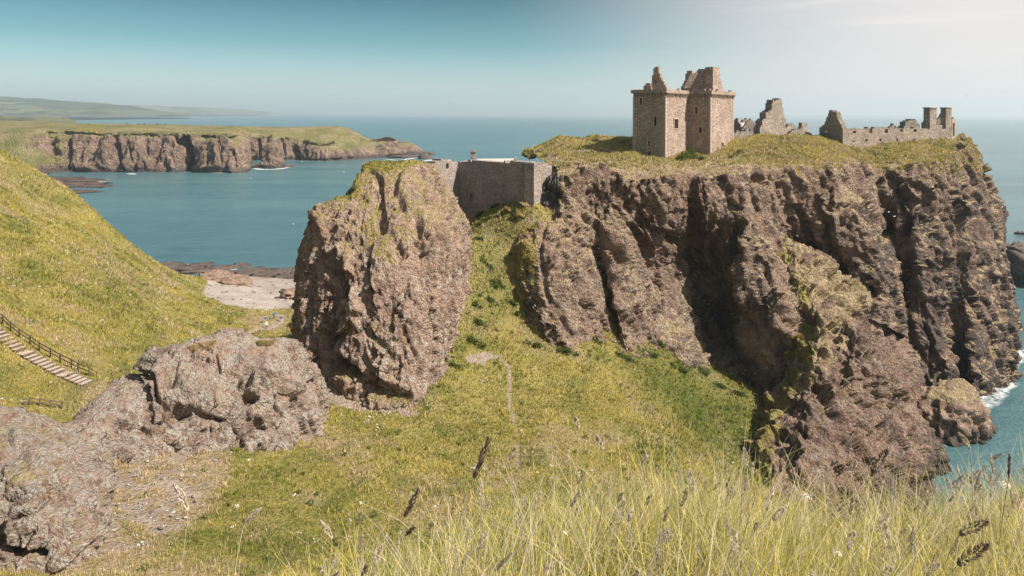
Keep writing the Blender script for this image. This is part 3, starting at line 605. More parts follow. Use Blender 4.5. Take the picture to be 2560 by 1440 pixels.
# ------------------------------------------------------------------ far headland
HD = [
 [(-260,500,530),(-250,470,548),(-240,430,580),(-230,385,620),(-220,340,670),(-210,320,720),(-200,296,960),(-200,315,1100)],
 [(40,470,560),(60,446,598),(66,410,620),(72,370,642),(75,332,660),(80,318,700),(80,303,930),(80,322,1060)],
 [(120,460,590),(125,436,635),(125,405,648),(122,368,658),(120,335,668),(125,320,700),(128,305,920),(128,322,1050)],
 [(176,450,630),(176,433,650),(172,405,655),(168,365,660),(166,337,668),(166,322,700),(170,307,900),(170,322,1030)],
 [(250,445,630),(250,432,648),(245,402,654),(240,368,660),(235,337,668),(235,322,695),(240,309,890),(240,322,1020)],
 [(320,442,640),(320,431,651),(320,402,655),(315,370,660),(310,340,668),(310,324,690),(310,310,880),(310,322,1010)],
 [(385,442,640),(385,430,654),(385,402,658),(380,370,663),(378,340,670),(376,325,690),(376,311,870),(376,322,1000)],
 [(440,440,645),(440,429,656),(442,400,660),(442,370,666),(440,342,672),(440,327,690),(440,312,860),(440,322,990)],
 [(474,436,670),(474,426,676),(473,400,678),(472,372,676),(468,344,674),(466,329,690),(466,313,860),(466,322,990)],
 [(507,442,640),(507,431,652),(512,402,658),(518,370,665),(520,342,675),(520,330,690),(520,314,855),(520,324,980)],
 [(560,442,640),(560,431,652),(558,402,658),(556,370,665),(552,344,675),(552,331,692),(555,315,852),(555,324,975)],
 [(612,440,645),(609,428,660),(607,402,663),(601,370,668),(590,347,677),(588,333,700),(595,316,850),(595,326,970)],
 [(620,412,760),(620,402,810),(620,388,812),(618,368,812),(616,347,815),(615,334,822),(620,316,880),(620,326,980)],
 [(702,410,800),(702,400,828),(702,387,830),(705,368,834),(706,350,838),(706,338,844),(712,318,890),(712,328,990)],
 [(760,412,790),(760,401,822),(760,388,826),(760,374,830),(760,360,836),(760,344,846),(765,317,895),(765,330,1000)],
 [(800,412,780),(800,402,817),(800,391,821),(800,379,825),(800,367,831),(805,350,843),(812,316,905),(812,330,1000)],
 [(850,410,800),(850,400,828),(850,389,832),(850,377,838),(850,367,846),(848,350,860),(848,316,905),(850,330,990)],
 [(890,408,820),(890,398,842),(890,388,846),(890,378,851),(890,368,858),(888,352,872),(882,326,900),(884,338,980)],
 [(925,406,840),(925,396,858),(925,387,862),(925,377,868),(925,367,876),(922,357,885),(916,345,902),(918,355,970)],
 [(960,404,860),(960,394,876),(960,384,880),(960,373,885),(960,362,890),(956,355,895),(952,349,905),(955,358,960)],
 [(1000,400,890),(1000,391,905),(1000,382,908),(1000,372,912),(1000,364,918),(998,358,922),(996,352,930),(998,362,965)],
 [(1035,396,915),(1035,387,930),(1035,379,933),(1035,371,936),(1035,365,940),(1033,361,943),(1030,358,948),(1032,368,970)],
 [(1064,394,945),(1063,386,955),(1063,384,958),(1062,381,960),(1062,379,964),(1060,377,966),(1058,377,970),(1060,384,980)]]
HG = [([(178,345),(176,380),(176,420)],9,12),([(292,350),(298,380),(310,420)],9,16),([(330,375),(336,405)],5,9),([(300,345),(292,360)],6,8),([(452,352),(470,380),(476,420)],20,34),([(230,385),(225,410)],4,5),
      ([(400,380),(408,410)],4,6),([(620,355),(626,380)],7,14),([(648,352),(650,385)],7,12),([(708,350),(712,385)],6,12),([(735,370),(745,392)],9,14),([(760,372),(770,395)],6,9),([(800,380),(800,396)],4,6),([(525,390),(522,420)],4,6),([(585,380),(590,415)],4,6),([(970,362),(985,370)],4,5),
      ([(270,370),(262,420)],12,-6),([(350,370),(360,420)],14,-6),([(420,380),(425,420)],10,-5),([(540,360),(545,420)],14,-6)]
def hd_disp(V, N, px, py):
    q = V*np.array((1, 1, 0.3)); d = 7.5*fbm(q/42.0, 3)+4.2*ridged(q/17.0+4, 3)+2.0*fbm(V/6.5, 3)
    return d*(0.06+0.94*sstep(0.9, 0.6, N[:, 2]))*sstep(1070, 950, px)*0.9*sstep(318, 345, py)+0.4*fbm(V/9.0, 3)
def hd_extra(V, N, px, py, g, s, l, wet, y, p):
    n = fbm(V/26.0+5, 4)
    top = sstep(6, -4, py-np.interp(px, [0, 150, 300, 450, 520, 610, 700, 745, 800, 900, 940], [330, 330, 336, 338, 338, 342, 346, 356, 366, 366, 350])-9*n)*(px < 945)
    g = np.maximum(g, top); left = sstep(190, 120, px+40*n)*sstep(445, 425, py)
    bare = np.maximum(polysoft(px, py, [(70,345),(110,330),(140,355),(130,385),(100,400),(60,365)], 8), polysoft(px, py, [(75,415),(100,395),(120,415),(115,430),(75,428)], 6))
    g = np.maximum(g, left*(1-0.85*bare)); s = np.clip(0.25+0.5*n, 0, 1)
    y = 0.7*polysoft(px, py, [(190,318),(260,315),(270,345),(240,345)], 8)+0.6*polysoft(px, py, [(330,318),(400,320),(380,335),(345,335)], 8)
    p = sstep(6, -2, np.abs(py-437)-2)*sstep(100, 120, px)*sstep(230, 190, px)*(V[:, 2] < 8)
    g = g*sstep(5, 9, V[:, 2]+2*n); wet = sstep(7.5, 1.5, V[:, 2]+2*n)*0.85; l = np.full(len(V), 0.25)
    return g, s, l, wet, y, p
HEAD, *_ = rock_obj('headland', HD, 200, 700, hd_disp, HG, M_FAR, hd_extra, False, gthr=0.74)
tag(HEAD, kind='structure')

# ------------------------------------------------------------------ distant coast (several receding ridges)
def coast(name, cols, nr, nc, mat):
    def dsp(V, N, px, py): return (18*fbm(V/420.0, 4)+5*fbm(V/90.0, 3))*sstep(0, 40, V[:, 2])
    V, fc, N, (px, py) = patch(cols, nr, nc, dsp)
    o = mesh_np(name, V, fc, mat); tag(o, kind='structure'); return o
def field_material():
    s = NT('distant_fields'); v = s.n('ShaderNodeTexVoronoi'); v.inputs['Scale'].default_value = 0.0032; s.l(s.scaled((1, 0.5, 1)), v.inputs['Vector']); sp = s.n('ShaderNodeSeparateColor'); s.l(v.outputs['Color'], sp.inputs[0])
    c = s.mix(s.rng(sp.outputs[0], 0.2, 0.8), (0.050, 0.066, 0.030), (0.105, 0.110, 0.052)); c = s.mix(s.rng(sp.outputs[1], 0.75, 0.95), c, (0.16, 0.14, 0.085))
    z = s.n('ShaderNodeSeparateXYZ'); s.l(s.co, z.inputs[0]); c = s.mix(s.rng(s.math('ADD', z.outputs[2], s.math('MULTIPLY', s.noise(0.01, 4), 30.0)), 58, 30), c, (0.10, 0.08, 0.07))
    c = s.mix(s.rng(s.noise(0.006, 5, 0.7), 0.56, 0.62), c, (0.022, 0.034, 0.020))
    return s.fin(c, 0.95, 0.05)
M_FIELD = field_material()
coast('distant_coast', [[(-400,296,4300),(-400,292,4400),(-400,284,4600),(-400,262,5200),(-400,240,6200),(-400,245,7400)],
 [(-100,296,4300),(-100,291,4450),(-100,283,4650),(-100,264,5300),(-100,241,6200),(-100,250,7400)],
 [(40,296,4350),(40,291,4500),(40,284,4700),(40,267,5300),(40,246,6200),(40,254,7400)],
 [(130,295,4500),(130,290,4650),(130,284,4850),(130,270,5400),(130,252,6200),(130,258,7400)],
 [(200,293,4700),(200,289,4900),(200,284,5100),(200,272,5600),(200,257,6300),(200,262,7400)],
 [(290,292,5000),(290,288,5200),(290,283,5400),(290,275,5800),(290,263,6400),(290,268,7400)],
 [(360,291,5400),(360,287.6,5600),(360,283,5750),(360,277,6000),(360,271,6500),(360,275,7400)],
 [(420,290,5700),(420,287.2,5850),(420,285,5950),(420,283,6100),(420,281,6500),(420,283,7200)],
 [(475,289,5900),(475,286.8,6000),(475,286.2,6050),(475,285.7,6150),(475,285.2,6400),(475,286,6900)]], 90, 320, M_FIELD)
coast('distant_coast', [[(150,286,9000),(150,284,9200),(150,270,10000),(150,260,11500),(150,266,13500)],
 [(300,286,9000),(300,284,9200),(300,274,10000),(300,264,11500),(300,268,13500)],
 [(420,286,9200),(420,283.5,9500),(420,276,10200),(420,266,11500),(420,270,13500)],
 [(520,285,9800),(520,283,10200),(520,277,10800),(520,270,11800),(520,273,13500)],
 [(600,285,10500),(600,282.5,11000),(600,279,11400),(600,275,12000),(600,277,13500)],
 [(680,285,11500),(680,282,11800),(680,281.2,12000),(680,280.6,12400),(680,281.5,13500)]], 50, 160, M_FIELD)
coast('distant_headland', [[(-300,345,1350),(-300,330,1480),(-300,310,1600),(-300,292,1900),(-300,296,2300)],
 [(0,330,1500),(0,322,1600),(0,306,1720),(0,292,1950),(0,297,2300)],
 [(80,330,1500),(80,320,1620),(80,307,1730),(80,295,1930),(80,299,2300)],
 [(140,330,1550),(140,318,1680),(140,309,1760),(140,299,1930),(140,303,2250)],
 [(178,330,1600),(178,318,1700),(178,312,1780),(178,304,1930),(178,308,2200)],
 [(195,330,1700),(195,322,1760),(195,318,1800),(195,314,1930),(195,316,2150)]], 70, 160, M_FIELD)
# ------------------------------------------------------------------ masonry
def stone_material(name, base, dark, pale, sz=1.0, moss=0.0):
    s = NT(name)
    v = s.n('ShaderNodeTexVoronoi'); v.inputs['Scale'].default_value = 1.0; s.l(s.scaled((2.4/sz, 2.4/sz, 4.2/sz)), v.inputs['Vector']); sp = s.n('ShaderNodeSeparateColor'); s.l(v.outputs['Color'], sp.inputs[0])
    e = s.n('ShaderNodeTexVoronoi', feature='DISTANCE_TO_EDGE'); e.inputs['Scale'].default_value = 1.0; s.l(s.scaled((2.4/sz, 2.4/sz, 4.2/sz)), e.inputs['Vector'])
    big = s.noise(0.28, 5, 0.65)
    c = s.mix(s.rng(big, 0.35, 0.65), tuple(x*1.08 for x in base), tuple(x*0.70 for x in base)); c = s.mix(s.rng(sp.outputs[0], 0.55, 1.0, 0, 0.8), c, dark); c = s.mix(s.rng(sp.outputs[1], 0.6, 1.0, 0, 0.75), c, pale)
    c = s.mix(s.rng(sp.outputs[2], 0.8, 1.0, 0, 0.6), c, (base[0]*1.05, base[1]*0.80, base[2]*0.62))
    st = s.noise(1.0, 5, 0.65, s.scaled((0.9, 0.9, 0.12)))                        # rain streaks
    c = s.mix(s.rng(st, 0.56, 0.75, 0, 0.45), c, tuple(x*0.55 for x in base)); c = s.mix(s.rng(big, 0.58, 0.75, 0, 0.5), c, (0.36, 0.25, 0.12))
    c = s.mix(s.rng(e.outputs['Distance'], 0.09, 0.02, 0, 0.6), c, tuple(x*0.75 for x in pale))
    h = s.math('ADD', s.rng(e.outputs['Distance'], 0.0, 0.16), s.math('ADD', s.math('MULTIPLY', sp.outputs[0], 0.7), s.math('MULTIPLY', s.noise(7.0, 4, 0.6), 0.5)))
    return s.fin(c, 0.92, 0.12, s.bump(h, 1.0, 0.24))
M_KEEP = stone_material('warm_rubble_masonry', (0.55, 0.415, 0.335), (0.29, 0.200, 0.16), (0.70, 0.57, 0.48))
M_GATE = stone_material('grey_rubble_masonry', (0.46, 0.385, 0.33), (0.27, 0.215, 0.185), (0.60, 0.53, 0.47), 0.85)
M_RANGE = stone_material('pale_rubble_masonry', (0.51, 0.42, 0.34), (0.31, 0.24, 0.19), (0.66, 0.57, 0.48))
M_DRY = stone_material('dry_stone', (0.42, 0.37, 0.31), (0.26, 0.22, 0.18), (0.55, 0.50, 0.44), 0.8)
M_SLATE = simple('pale_slate_roof', (0.44, 0.40, 0.36), 0.7, 0.2, 2.0)
M_DARK = simple('shadowed_interior_plaster', (0.06, 0.05, 0.045), 0.95, 0.3, 1.0)
M_TIMBER = simple('weathered_timber', (0.115, 0.085, 0.060), 0.85, 0.35, 4.0, 0.2)
M_TREAD = simple('pale_gravel_tread', (0.36, 0.29, 0.235), 0.9, 0.2, 5.0)
M_NET = simple('grey_rockfall_netting', (0.055, 0.055, 0.058), 0.75, 0.4, 3.0, 0.3, 0.6)

def on_face(px, py, A, u):
    """(s, z) where the ray through photo pixel meets the vertical plane through A along u"""
    r = P(px, py, 1.0); k = r[0]
    s_ = (k*A[1]-A[0])/(u[0]-k*u[1]); d = A[1]+s_*u[1]
    return s_, P(px, py, d)[2]
def masonry(name, A, B, prof, th, mat, parent=None, zb=None, holes=(), cell=0.45, rag=0.25, jit=0.05, relief=0.05, close=True):
    """ruined wall: front face from A to B (xy), ragged top along prof [(s,z)], holes [(s0,s1,z0,z1)], thickness th behind the face"""
    A = np.array(A[:2], float); B = np.array(B[:2], float); L = np.linalg.norm(B-A); u = (B-A)/L; n = np.array((u[1], -u[0]))
    ps = np.array([p[0] for p in prof]); pz = np.array([p[1] for p in prof]); zt = pz.max()
    S = list(np.linspace(0, L, max(2, int(round(L/cell))+1))); Zl = list(np.arange(zb, zt+cell, cell))
    for h in holes:
        S = [x for x in S if abs(x-h[0]) > 0.12 and abs(x-h[1]) > 0.12 or x in (0, L)]+[h[0], h[1]]
        Zl = [x for x in Zl if abs(x-h[2]) > 0.12 and abs(x-h[3]) > 0.12]+[h[2], h[3]]
    S = np.array(sorted(set(S))); Zl = np.array(sorted(set(Zl)))
    sc, zc = np.meshgrid((S[1:]+S[:-1])/2, (Zl[1:]+Zl[:-1])/2, indexing='ij')
    seed = sum(map(ord, name))*0.37+A[0]
    q = np.column_stack([sc.ravel()/0.9, zc.ravel()*0+seed, zc.ravel()*0]); rg = (perlin(q)*rag*1.3+perlin(q*2.7+5)*rag*0.7).reshape(sc.shape)
    keep = zc < np.interp(sc, ps, pz)+rg
    for h in holes: keep &= ~((sc > h[0]) & (sc < h[1]) & (zc > h[2]) & (zc < h[3]))
    ns, nz = len(S), len(Zl)
    gs, gz = np.meshgrid(S, Zl, indexing='ij'); base = np.column_stack([gs.ravel(), gz.ravel()])
    wp = np.column_stack([A[0]+base[:, 0]*u[0], A[1]+base[:, 0]*u[1], base[:, 1]])
    js = jit*perlin(wp/0.43+3.1); jz = jit*perlin(wp/0.41+8.7); jn = relief*(fbm(wp/0.7, 2)+0.8*fbm(wp/3.0, 2))
    inner = (base[:, 0] > 1e-6) & (base[:, 0] < L-1e-6)
    fr = wp+np.column_stack([u[0]*js*inner+n[0]*jn, u[1]*js*inner+n[1]*jn, jz]); bk = wp+np.column_stack([-n[0]*th+u[0]*js*inner, -n[1]*th+u[1]*js*inner, jz])
    V = np.concatenate([fr, bk]); o = len(fr); F_ = []
    idx = lambda i, j: i*nz+j
    for i in range(ns-1):
        for j in range(nz-1):
            if not keep[i, j]: continue
            a, b, c, d = idx(i, j), idx(i+1, j), idx(i+1, j+1), idx(i, j+1)
            F_.append((a, b, c, d)); F_.append((o+a, o+d, o+c, o+b))
            if i == 0 or not keep[i-1, j]: F_.append((a, d, o+d, o+a))
            if i == ns-2 or not keep[i+1, j]: F_.append((b, o+b, o+c, c))
            if j == nz-2 or not keep[i, j+1]: F_.append((d, c, o+c, o+d))
            if j == 0 or not keep[i, j-1]: F_.append((a, o+a, o+b, b))
    F_ = np.array(F_); used, inv = np.unique(F_, return_inverse=True)
    ob = mesh_np(name, V[used], inv.reshape(F_.shape), mat, False)
    if parent: keep_world(ob, parent)
    return ob
def pxprof(A, B, pts):
    A = np.array(A[:2]); u = np.array(B[:2])-A; u = u/np.linalg.norm(u); r = [on_face(x, y, A, u) for x, y in pts]
    return r
def pxholes(A, B, hs):
    A = np.array(A[:2]); u = np.array(B[:2])-A; u = u/np.linalg.norm(u); r = []
    for x0, x1, y0, y1 in hs:
        s0, za = on_face(x0, y0, A, u); s1, zb_ = on_face(x1, y1, A, u); s0b, zc_ = on_face(x0, y1, A, u); r.append((s0, s1, min(zb_, zc_), za))
    return r
def boxmesh(name, c, u, sx, sy, sz, mat, parent=None, taper=1.0, bev=0.0):
    """box with base centre c, long axis u (xy), sizes; slightly chamfered"""
    bm = bmesh.new(); bmesh.ops.create_cube(bm, size=1)
    ux, uy = u[0]/math.hypot(u[0], u[1]), u[1]/math.hypot(u[0], u[1])
    for v in bm.verts:
        k = taper if v.co.z > 0 else 1.0; x, y, z = v.co.x*sx*k, v.co.y*sy*k, (v.co.z+0.5)*sz
        v.co = (c[0]+ux*x-uy*y, c[1]+uy*x+ux*y, c[2]+z)
    if bev: bmesh.ops.bevel(bm, geom=bm.edges[:], offset=bev, segments=1, affect='EDGES')
    me = bpy.data.meshes.new(name); bm.to_mesh(me); bm.free(); me.materials.append(mat)
    o = bpy.data.objects.new(name, me); COL.objects.link(o)
    if parent: keep_world(o, parent)
    return o

# ---- the keep (L-shaped tower house)
al = math.radians(38); U = np.array((math.cos(al), -math.sin(al))); W = np.array((math.sin(al), math.cos(al)))
Bk = P(1663, 398, 146)[:2]
def along(A, dirv, px):           # length so that A + L*dir is seen at photo column px
    k = P(px, 300, 1.0)[0]; return (k*A[1]-A[0])/(dirv[0]-k*dirv[1])
Ak = Bk+along(Bk, -U, 1583)*(-U); Ck = Bk+along(Bk, W, 1720)*W; Dk = Ck+along(Ck, U, 1776)*U; Ek = Dk+along(Dk, W, 1833.5)*W
Lw = float((Ek-Ak)@W); Fk = Ak+Lw*W; ZB = 45.5; ZT = P(1663, 224, 146)[2]
KEEP = empty('keep_tower', (Bk[0], Bk[1], 49.0)); tag(KEEP, 'tall L-shaped roofless stone keep with corbelled parapet on the cliff top', 'castle tower')
Z0 = [(0, ZT), (60, ZT)]
def kface(A, B, holes, th=1.7): return masonry('wall', A, B, [(0, ZT), (60, ZT)], th, M_KEEP, KEEP, ZB, pxholes(A, B, holes), 0.5, 0.12, 0.05, 0.07)
kface(Ak, Bk, [(1599,1606,245,262),(1645.5,1647.5,256.5,262),(1635.5,1642,291.5,315),(1620.5,1625.5,352,365),(1620.5,1626,379,390)])
kface(Bk, Ck, [(1685,1694.5,298,321)])
kface(Ck, Dk, [(1734.5,1740,230,241),(1738,1744,268,285),(1748,1755,318,332),(1744,1749.5,381,394)])
kface(Dk, Ek, [(1803.5,1808,357,367)])
kface(Ek, Fk, []); kface(Fk, Ak, [])
M_DRESS = simple('dressed_sandstone', (0.40, 0.32, 0.255), 0.9, 0.2, 4.0)
def surround(A, B, hole):
    A = np.array(A); u = (B-A)/np.linalg.norm(B-A); n = np.array((u[1], -u[0])); s0, s1, z0, z1 = pxholes(A, B, [hole])[0]
    def st(sa, sb, za, zb_): c = A+u*(sa+sb)/2+n*0.0; boxmesh('window_surround', (c[0], c[1], za), u, sb-sa, 0.34, zb_-za, M_DRESS, KEEP, 1.0, 0.02)
    st(s0-0.20, s0-0.01, z0-0.02, z1+0.02); st(s1+0.01, s1+0.20, z0-0.02, z1+0.02); st(s0-0.22, s1+0.22, z1+0.02, z1+0.26); st(s0-0.22, s1+0.22, z0-0.2, z0-0.02)
for A_, B_, hs in ((Ak, Bk, [(1599,1606,245,262),(1635.5,1642,291.5,315),(1620.5,1625.5,352,365)]), (Bk, Ck, [(1685,1694.5,298,321)]), (Ck, Dk, [(1734.5,1740,230,241),(1738,1744,268,285),(1748,1755,318,332)]), (Dk, Ek, [(1803.5,1808,357,367)])):
    for hh in hs: surround(A_, B_, hh)
# unseen slab added under the wall head to keep the rooms dark
def polyslab(name, pts, z0, z1, mat, parent=None):
    n = len(pts); V = [(p[0], p[1], z0) for p in pts]+[(p[0], p[1], z1) for p in pts]; me = bpy.data.meshes.new(name)
    me.from_pydata(V, [], [tuple(range(n))[::-1], tuple(range(n, 2*n))]+[(i, (i+1) % n, n+(i+1) % n, n+i) for i in range(n)]); me.materials.append(mat)
    o = bpy.data.objects.new(name, me); COL.objects.link(o)
    if parent: keep_world(o, parent)
    return o
ins = 0.6
pl = [Ak+ins*(U+W), Bk+ins*(-U+W), Ck+ins*(-U+W), Dk+ins*(-U+W), Ek+ins*(-U-W), Fk+ins*(U-W)]
polyslab('shade_slab', pl, ZT-1.9, ZT-1.2, M_KEEP, KEEP)
# corbel table
cbm = bpy.data.meshes.new('corbel'); bm = bmesh.new(); bmesh.ops.create_cube(bm, size=1)
for v in bm.verts: v.co = (v.co.x*0.30, v.co.y*(0.95 if v.co.z > 0 else 0.25), v.co.z*0.75)
bm.to_mesh(cbm); bm.free(); cbm.materials.append(M_KEEP)
def corbels(A, B, z, step=0.70):
    A = np.array(A); B = np.array(B); L = np.linalg.norm(B-A); u = (B-A)/L; n = np.array((u[1], -u[0]))
    for k in range(int(L/step)):
        if RNG.random() < 0.10: continue
        c = A+u*(k+0.5)*step+n*0.10; o = bpy.data.objects.new('corbel', cbm); COL.objects.link(o); o.parent = KEEP; o.location = (c[0]-Bk[0], c[1]-Bk[1], z-49.0+RNG.normal()*0.03); o.rotation_euler = (0, 0, math.atan2(u[1], u[0]))
for a, b in ((Ak, Bk), (Bk, Ck), (Ck, Dk), (Dk, Ek)):
    corbels(a, b, ZT-1.12)
    n = np.array(((b-a)[1], -(b-a)[0]))/np.linalg.norm(b-a)
    aa, bb = a+n*0.46-(b-a)/np.linalg.norm(b-a)*0.42, b+n*0.46+(b-a)/np.linalg.norm(b-a)*0.42
    masonry('parapet', aa, bb, [(0, ZT+0.15), (60, ZT+0.15)], 0.45, M_KEEP, KEEP, ZT-0.72, (), 0.4, 0.22, 0.05, 0.05)
# dressed corner stones
qm = bpy.data.meshes.new('quoin'); bm = bmesh.new(); bmesh.ops.create_cube(bm, size=1); bmesh.ops.bevel(bm, geom=bm.edges[:], offset=0.06, segments=1, affect='EDGES'); bm.to_mesh(qm); bm.free(); qm.materials.append(M_DRESS)
for cn, d1, d2 in ((Ak, U, W), (Bk, -U, W), (Dk, -U, W), (Ek, -U, -W)):
    z = 47.0; k = 0
    while z < ZT-1.7:
        hq = 0.34+0.12*RNG.random(); a, b_ = (0.75, 0.42) if k % 2 else (0.42, 0.75); ctr = cn+d1*(a/2-0.09)+d2*(b_/2-0.09)
        o = bpy.data.objects.new('quoin', qm); COL.objects.link(o); o.parent = KEEP; o.location = (ctr[0]-Bk[0], ctr[1]-Bk[1], z+hq/2-49.0); o.rotation_euler = (0, 0, math.atan2(U[1], U[0])); o.scale = (a, b_, hq-0.03); z += hq; k += 1
# cap-house gables standing on the wall head
def ruin(name, pL, pR, dL, dR, pts, th, mat, parent, zb, holes=(), cell=0.4, rag=0.2):
    A = P(pL, 300, dL)[:2]; B = P(pR, 300, dR)[:2]
    return masonry(name, A, B, pxprof(A, B, pts), th, mat, parent, zb, pxholes(A, B, holes), cell, rag)
zk = ZT-1.3
ruin('gable', 1629, 1666, 157, 155, [(1629,222),(1630,189),(1633,183),(1635,172),(1638,168),(1645,169),(1648,184),(1652,196),(1658,206),(1664,215),(1666,220)], 1.2, M_KEEP, KEEP, zk, [(1637,1640.5,200,208)], 0.32)
ruin('gable', 1608, 1628, 157, 156, [(1608,219),(1612,212),(1618,208),(1625,208),(1627,216)], 1.0, M_KEEP, KEEP, zk, (), 0.32)
ruin('upper_wall', 1702, 1785, 162, 158, [(1702,218),(1708,208),(1714,192),(1716,176),(1729,176),(1730,184),(1738,183),(1742,175),(1750,172),(1762,171),(1764,168),(1770,170),(1781,173),(1785,178)], 1.4, M_KEEP, KEEP, zk, (), 0.34, 0.25)
ruin('chimney', 1782, 1807, 157, 161, [(1782,168),(1800,168),(1800,173),(1798,178),(1799,190),(1803,206),(1807,218)], 2.0, M_KEEP, KEEP, zk, (), 0.34, 0.08)
for k in range(8):      # stair climbing to the wall head
    c = P(1717+k*2.6, 218-k*4.9, 156.6); boxmesh('stair_step', (c[0], c[1], c[2]-0.25), (1, -0.2), 1.5, 1.5, 0.42, M_KEEP, KEEP, 1.0, 0.03)

# ---- gatehouse wall bridging the gully
g0, g1, g2, g3 = P(1080, 410, 129)[:2], P(1146, 410, 138)[:2], P(1335, 410, 123)[:2], P(1380, 410, 130)[:2]
GATE = empty('gatehouse_wall', (float(g1[0]), float(g1[1]), 40.0)); tag(GATE, 'high rubble wall with blocked arched doorway closing the gully beside the tall rock', 'wall')
masonry('pier', g0, g1, pxprof(g0, g1, [(1080,420),(1092,404),(1105,399),(1120,398),(1128,400),(1130,405),(1146,404)]), 2.0, M_GATE, GATE, 38, pxholes(g0, g1, [(1115,1121.5,409,421)]), 0.4, 0.15)
ax, az = on_face(1179.5, 486, g1, (g2-g1)/np.linalg.norm(g2-g1)); dholes = pxholes(g1, g2, [(1174,1185,482,502)])
masonry('curtain', g1, g2, pxprof(g1, g2, [(1146,404),(1170,403),(1200,402),(1240,405),(1280,404),(1320,406),(1335,409)]), 2.2, M_GATE, GATE, 34, dholes, 0.42, 0.14)
h = dholes[0]; u_ = (g2-g1)/np.linalg.norm(g2-g1); n_ = np.array((u_[1], -u_[0]))
# blocking of the doorway set back behind the face, with a rounded arch stone ring
m0 = g1+u_*(h[0]-0.05)-n_*0.35; m1 = g1+u_*(h[1]+0.05)-n_*0.35
masonry('door_blocking', m0, m1, [(0, h[3]+0.1), (9, h[3]+0.1)], 0.4, M_GATE, GATE, h[2]-0.1, (), 0.3, 0.02)
for k in range(9):
    t = math.pi*(k+0.5)/9; cs_ = (h[0]+h[1])/2-math.cos(t)*(h[1]-h[0])*0.52; cz = h[3]-0.30+math.sin(t)*0.42; c = g1+u_*cs_+n_*0.02
    boxmesh('arch_stone', (c[0], c[1], cz-0.14), u_, 0.27, 0.30, 0.28, M_DRY, GATE, 1.0, 0.03)
masonry('return', g2, g3, pxprof(g2, g3, [(1335,409),(1345,408),(1360,409),(1376,411),(1380,414)]), 2.0, M_GATE, GATE, 36, (), 0.42, 0.12)
# chimney and lean-to roof behind the gatehouse
HUT = empty('gatehouse_lodge', tuple(P(1240, 410, 142))); tag(HUT, 'pale slate lodge roof with stone chimney showing above the gatehouse wall', 'building')
c = P(1183, 420, 143); u1 = (1, 0.0)
boxmesh('chimney', (c[0], c[1], c[2]-1.0), u1, 1.05, 0.9, 4.6, M_DRY, HUT, 0.94, 0.05); ct = P(1183, 380, 143)
boxmesh('chimney_cap', (ct[0], ct[1], ct[2]-0.05), u1, 1.3, 1.15, 0.25, M_DRY, HUT, 1.0, 0.03); boxmesh('chimney_pot', (ct[0], ct[1], ct[2]+0.2), u1, 0.45, 0.45, 0.35, M_DRY, HUT, 0.8, 0.03)
r0, r1, r2, r3 = P(1190, 397, 146), P(1290, 396, 146), P(1290, 412, 141), P(1190, 414, 141)
me = bpy.data.meshes.new('roof'); me.from_pydata([tuple(r) for r in (r0, r1, r2, r3)]+[tuple(r-np.array((0, 0, 0.3))) for r in (r0, r1, r2, r3)], [], [(3, 2, 1, 0), (4, 5, 6, 7), (0, 1, 5, 4), (1, 2, 6, 5), (2, 3, 7, 6), (3, 0, 4, 7)]); me.materials.append(M_SLATE)
ro = bpy.data.objects.new('roof', me); COL.objects.link(ro); keep_world(ro, HUT)
c = P(1240, 440, 143.5); boxmesh('wall', (c[0], c[1], c[2]-4), (1, 0.0), 8.4, 3.6, 5.5, M_RANGE, HUT)
c = P(1288, 402, 144); boxmesh('gable_post', (c[0], c[1], c[2]-2.0), (1, 0), 0.5, 1.6, 2.9, M_RANGE, HUT, 0.9, 0.05)

# ---- low dry-stone wall left of the keep
def dry_wall(name, pts, hgt, th, label):
    W_ = empty(name, tuple(pts[0])); tag(W_, label, 'wall')
    k = 0
    for a, b in zip(pts[:-1], pts[1:]):
        L = np.linalg.norm((b-a)[:2]); n = int(L/0.5)
        for i in range(n):
            for r in range(int(hgt/0.33)):
                if RNG.random() < 0.12 and r == int(hgt/0.33)-1: continue
                t = (i+0.5*(r % 2))/n; c = a+(b-a)*t; k += 1
                boxmesh('stone', (c[0]+RNG.normal()*0.04, c[1]+RNG.normal()*0.05, c[2]-0.15+r*0.33), (b-a)[:2]+RNG.normal(size=2)*0.04*L, 0.5+RNG.random()*0.15, th, 0.31+RNG.random()*0.1, M_DRY, W_, 0.92, 0.06)
dry_wall('dry_stone_wall', [P(1412, 388, 150), P(1440, 386, 152), P(1500, 383, 154), P(1560, 383, 155), P(1588, 382, 155)], 1.0, 0.7, 'low tumbled dry-stone wall on the grass left of the keep')

# ---- ruined buildings along the plateau
def building(name, label, loc): e = empty(name, tuple(loc)); tag(e, label, 'ruin', 'ruined buildings on the plateau'); return e
R2 = building('ruined_tower', 'jagged tall fragment of ruined wall right of the keep', P(1930, 345, 176))
ruin('wall', 1900, 1964, 174, 178, [(1900,322),(1908,302),(1914,296),(1914,281),(1922,281),(1928,275),(1930,262),(1933,252),(1940,251),(1945,245),(1957,249),(1956,262),(1958,275),(1961,290),(1964,300)], 2.2, M_RANGE, R2, 50, (), 0.42, 0.3)
ruin('wall', 1958, 1985, 180, 183, [(1958,300),(1963,318),(1975,312),(1985,320)], 4, M_RANGE, R2, 50, (), 0.42, 0.3)
R1 = building('ruined_cottage', 'small gabled cottage with pale slate roof just right of the keep', P(1860, 335, 190))
ruin('gable', 1832, 1858, 190, 188, [(1832,312),(1836,309),(1837,297),(1844,297),(1845,306),(1852,314),(1858,324)], 1.0, M_RANGE, R1, 50, (), 0.4, 0.1)
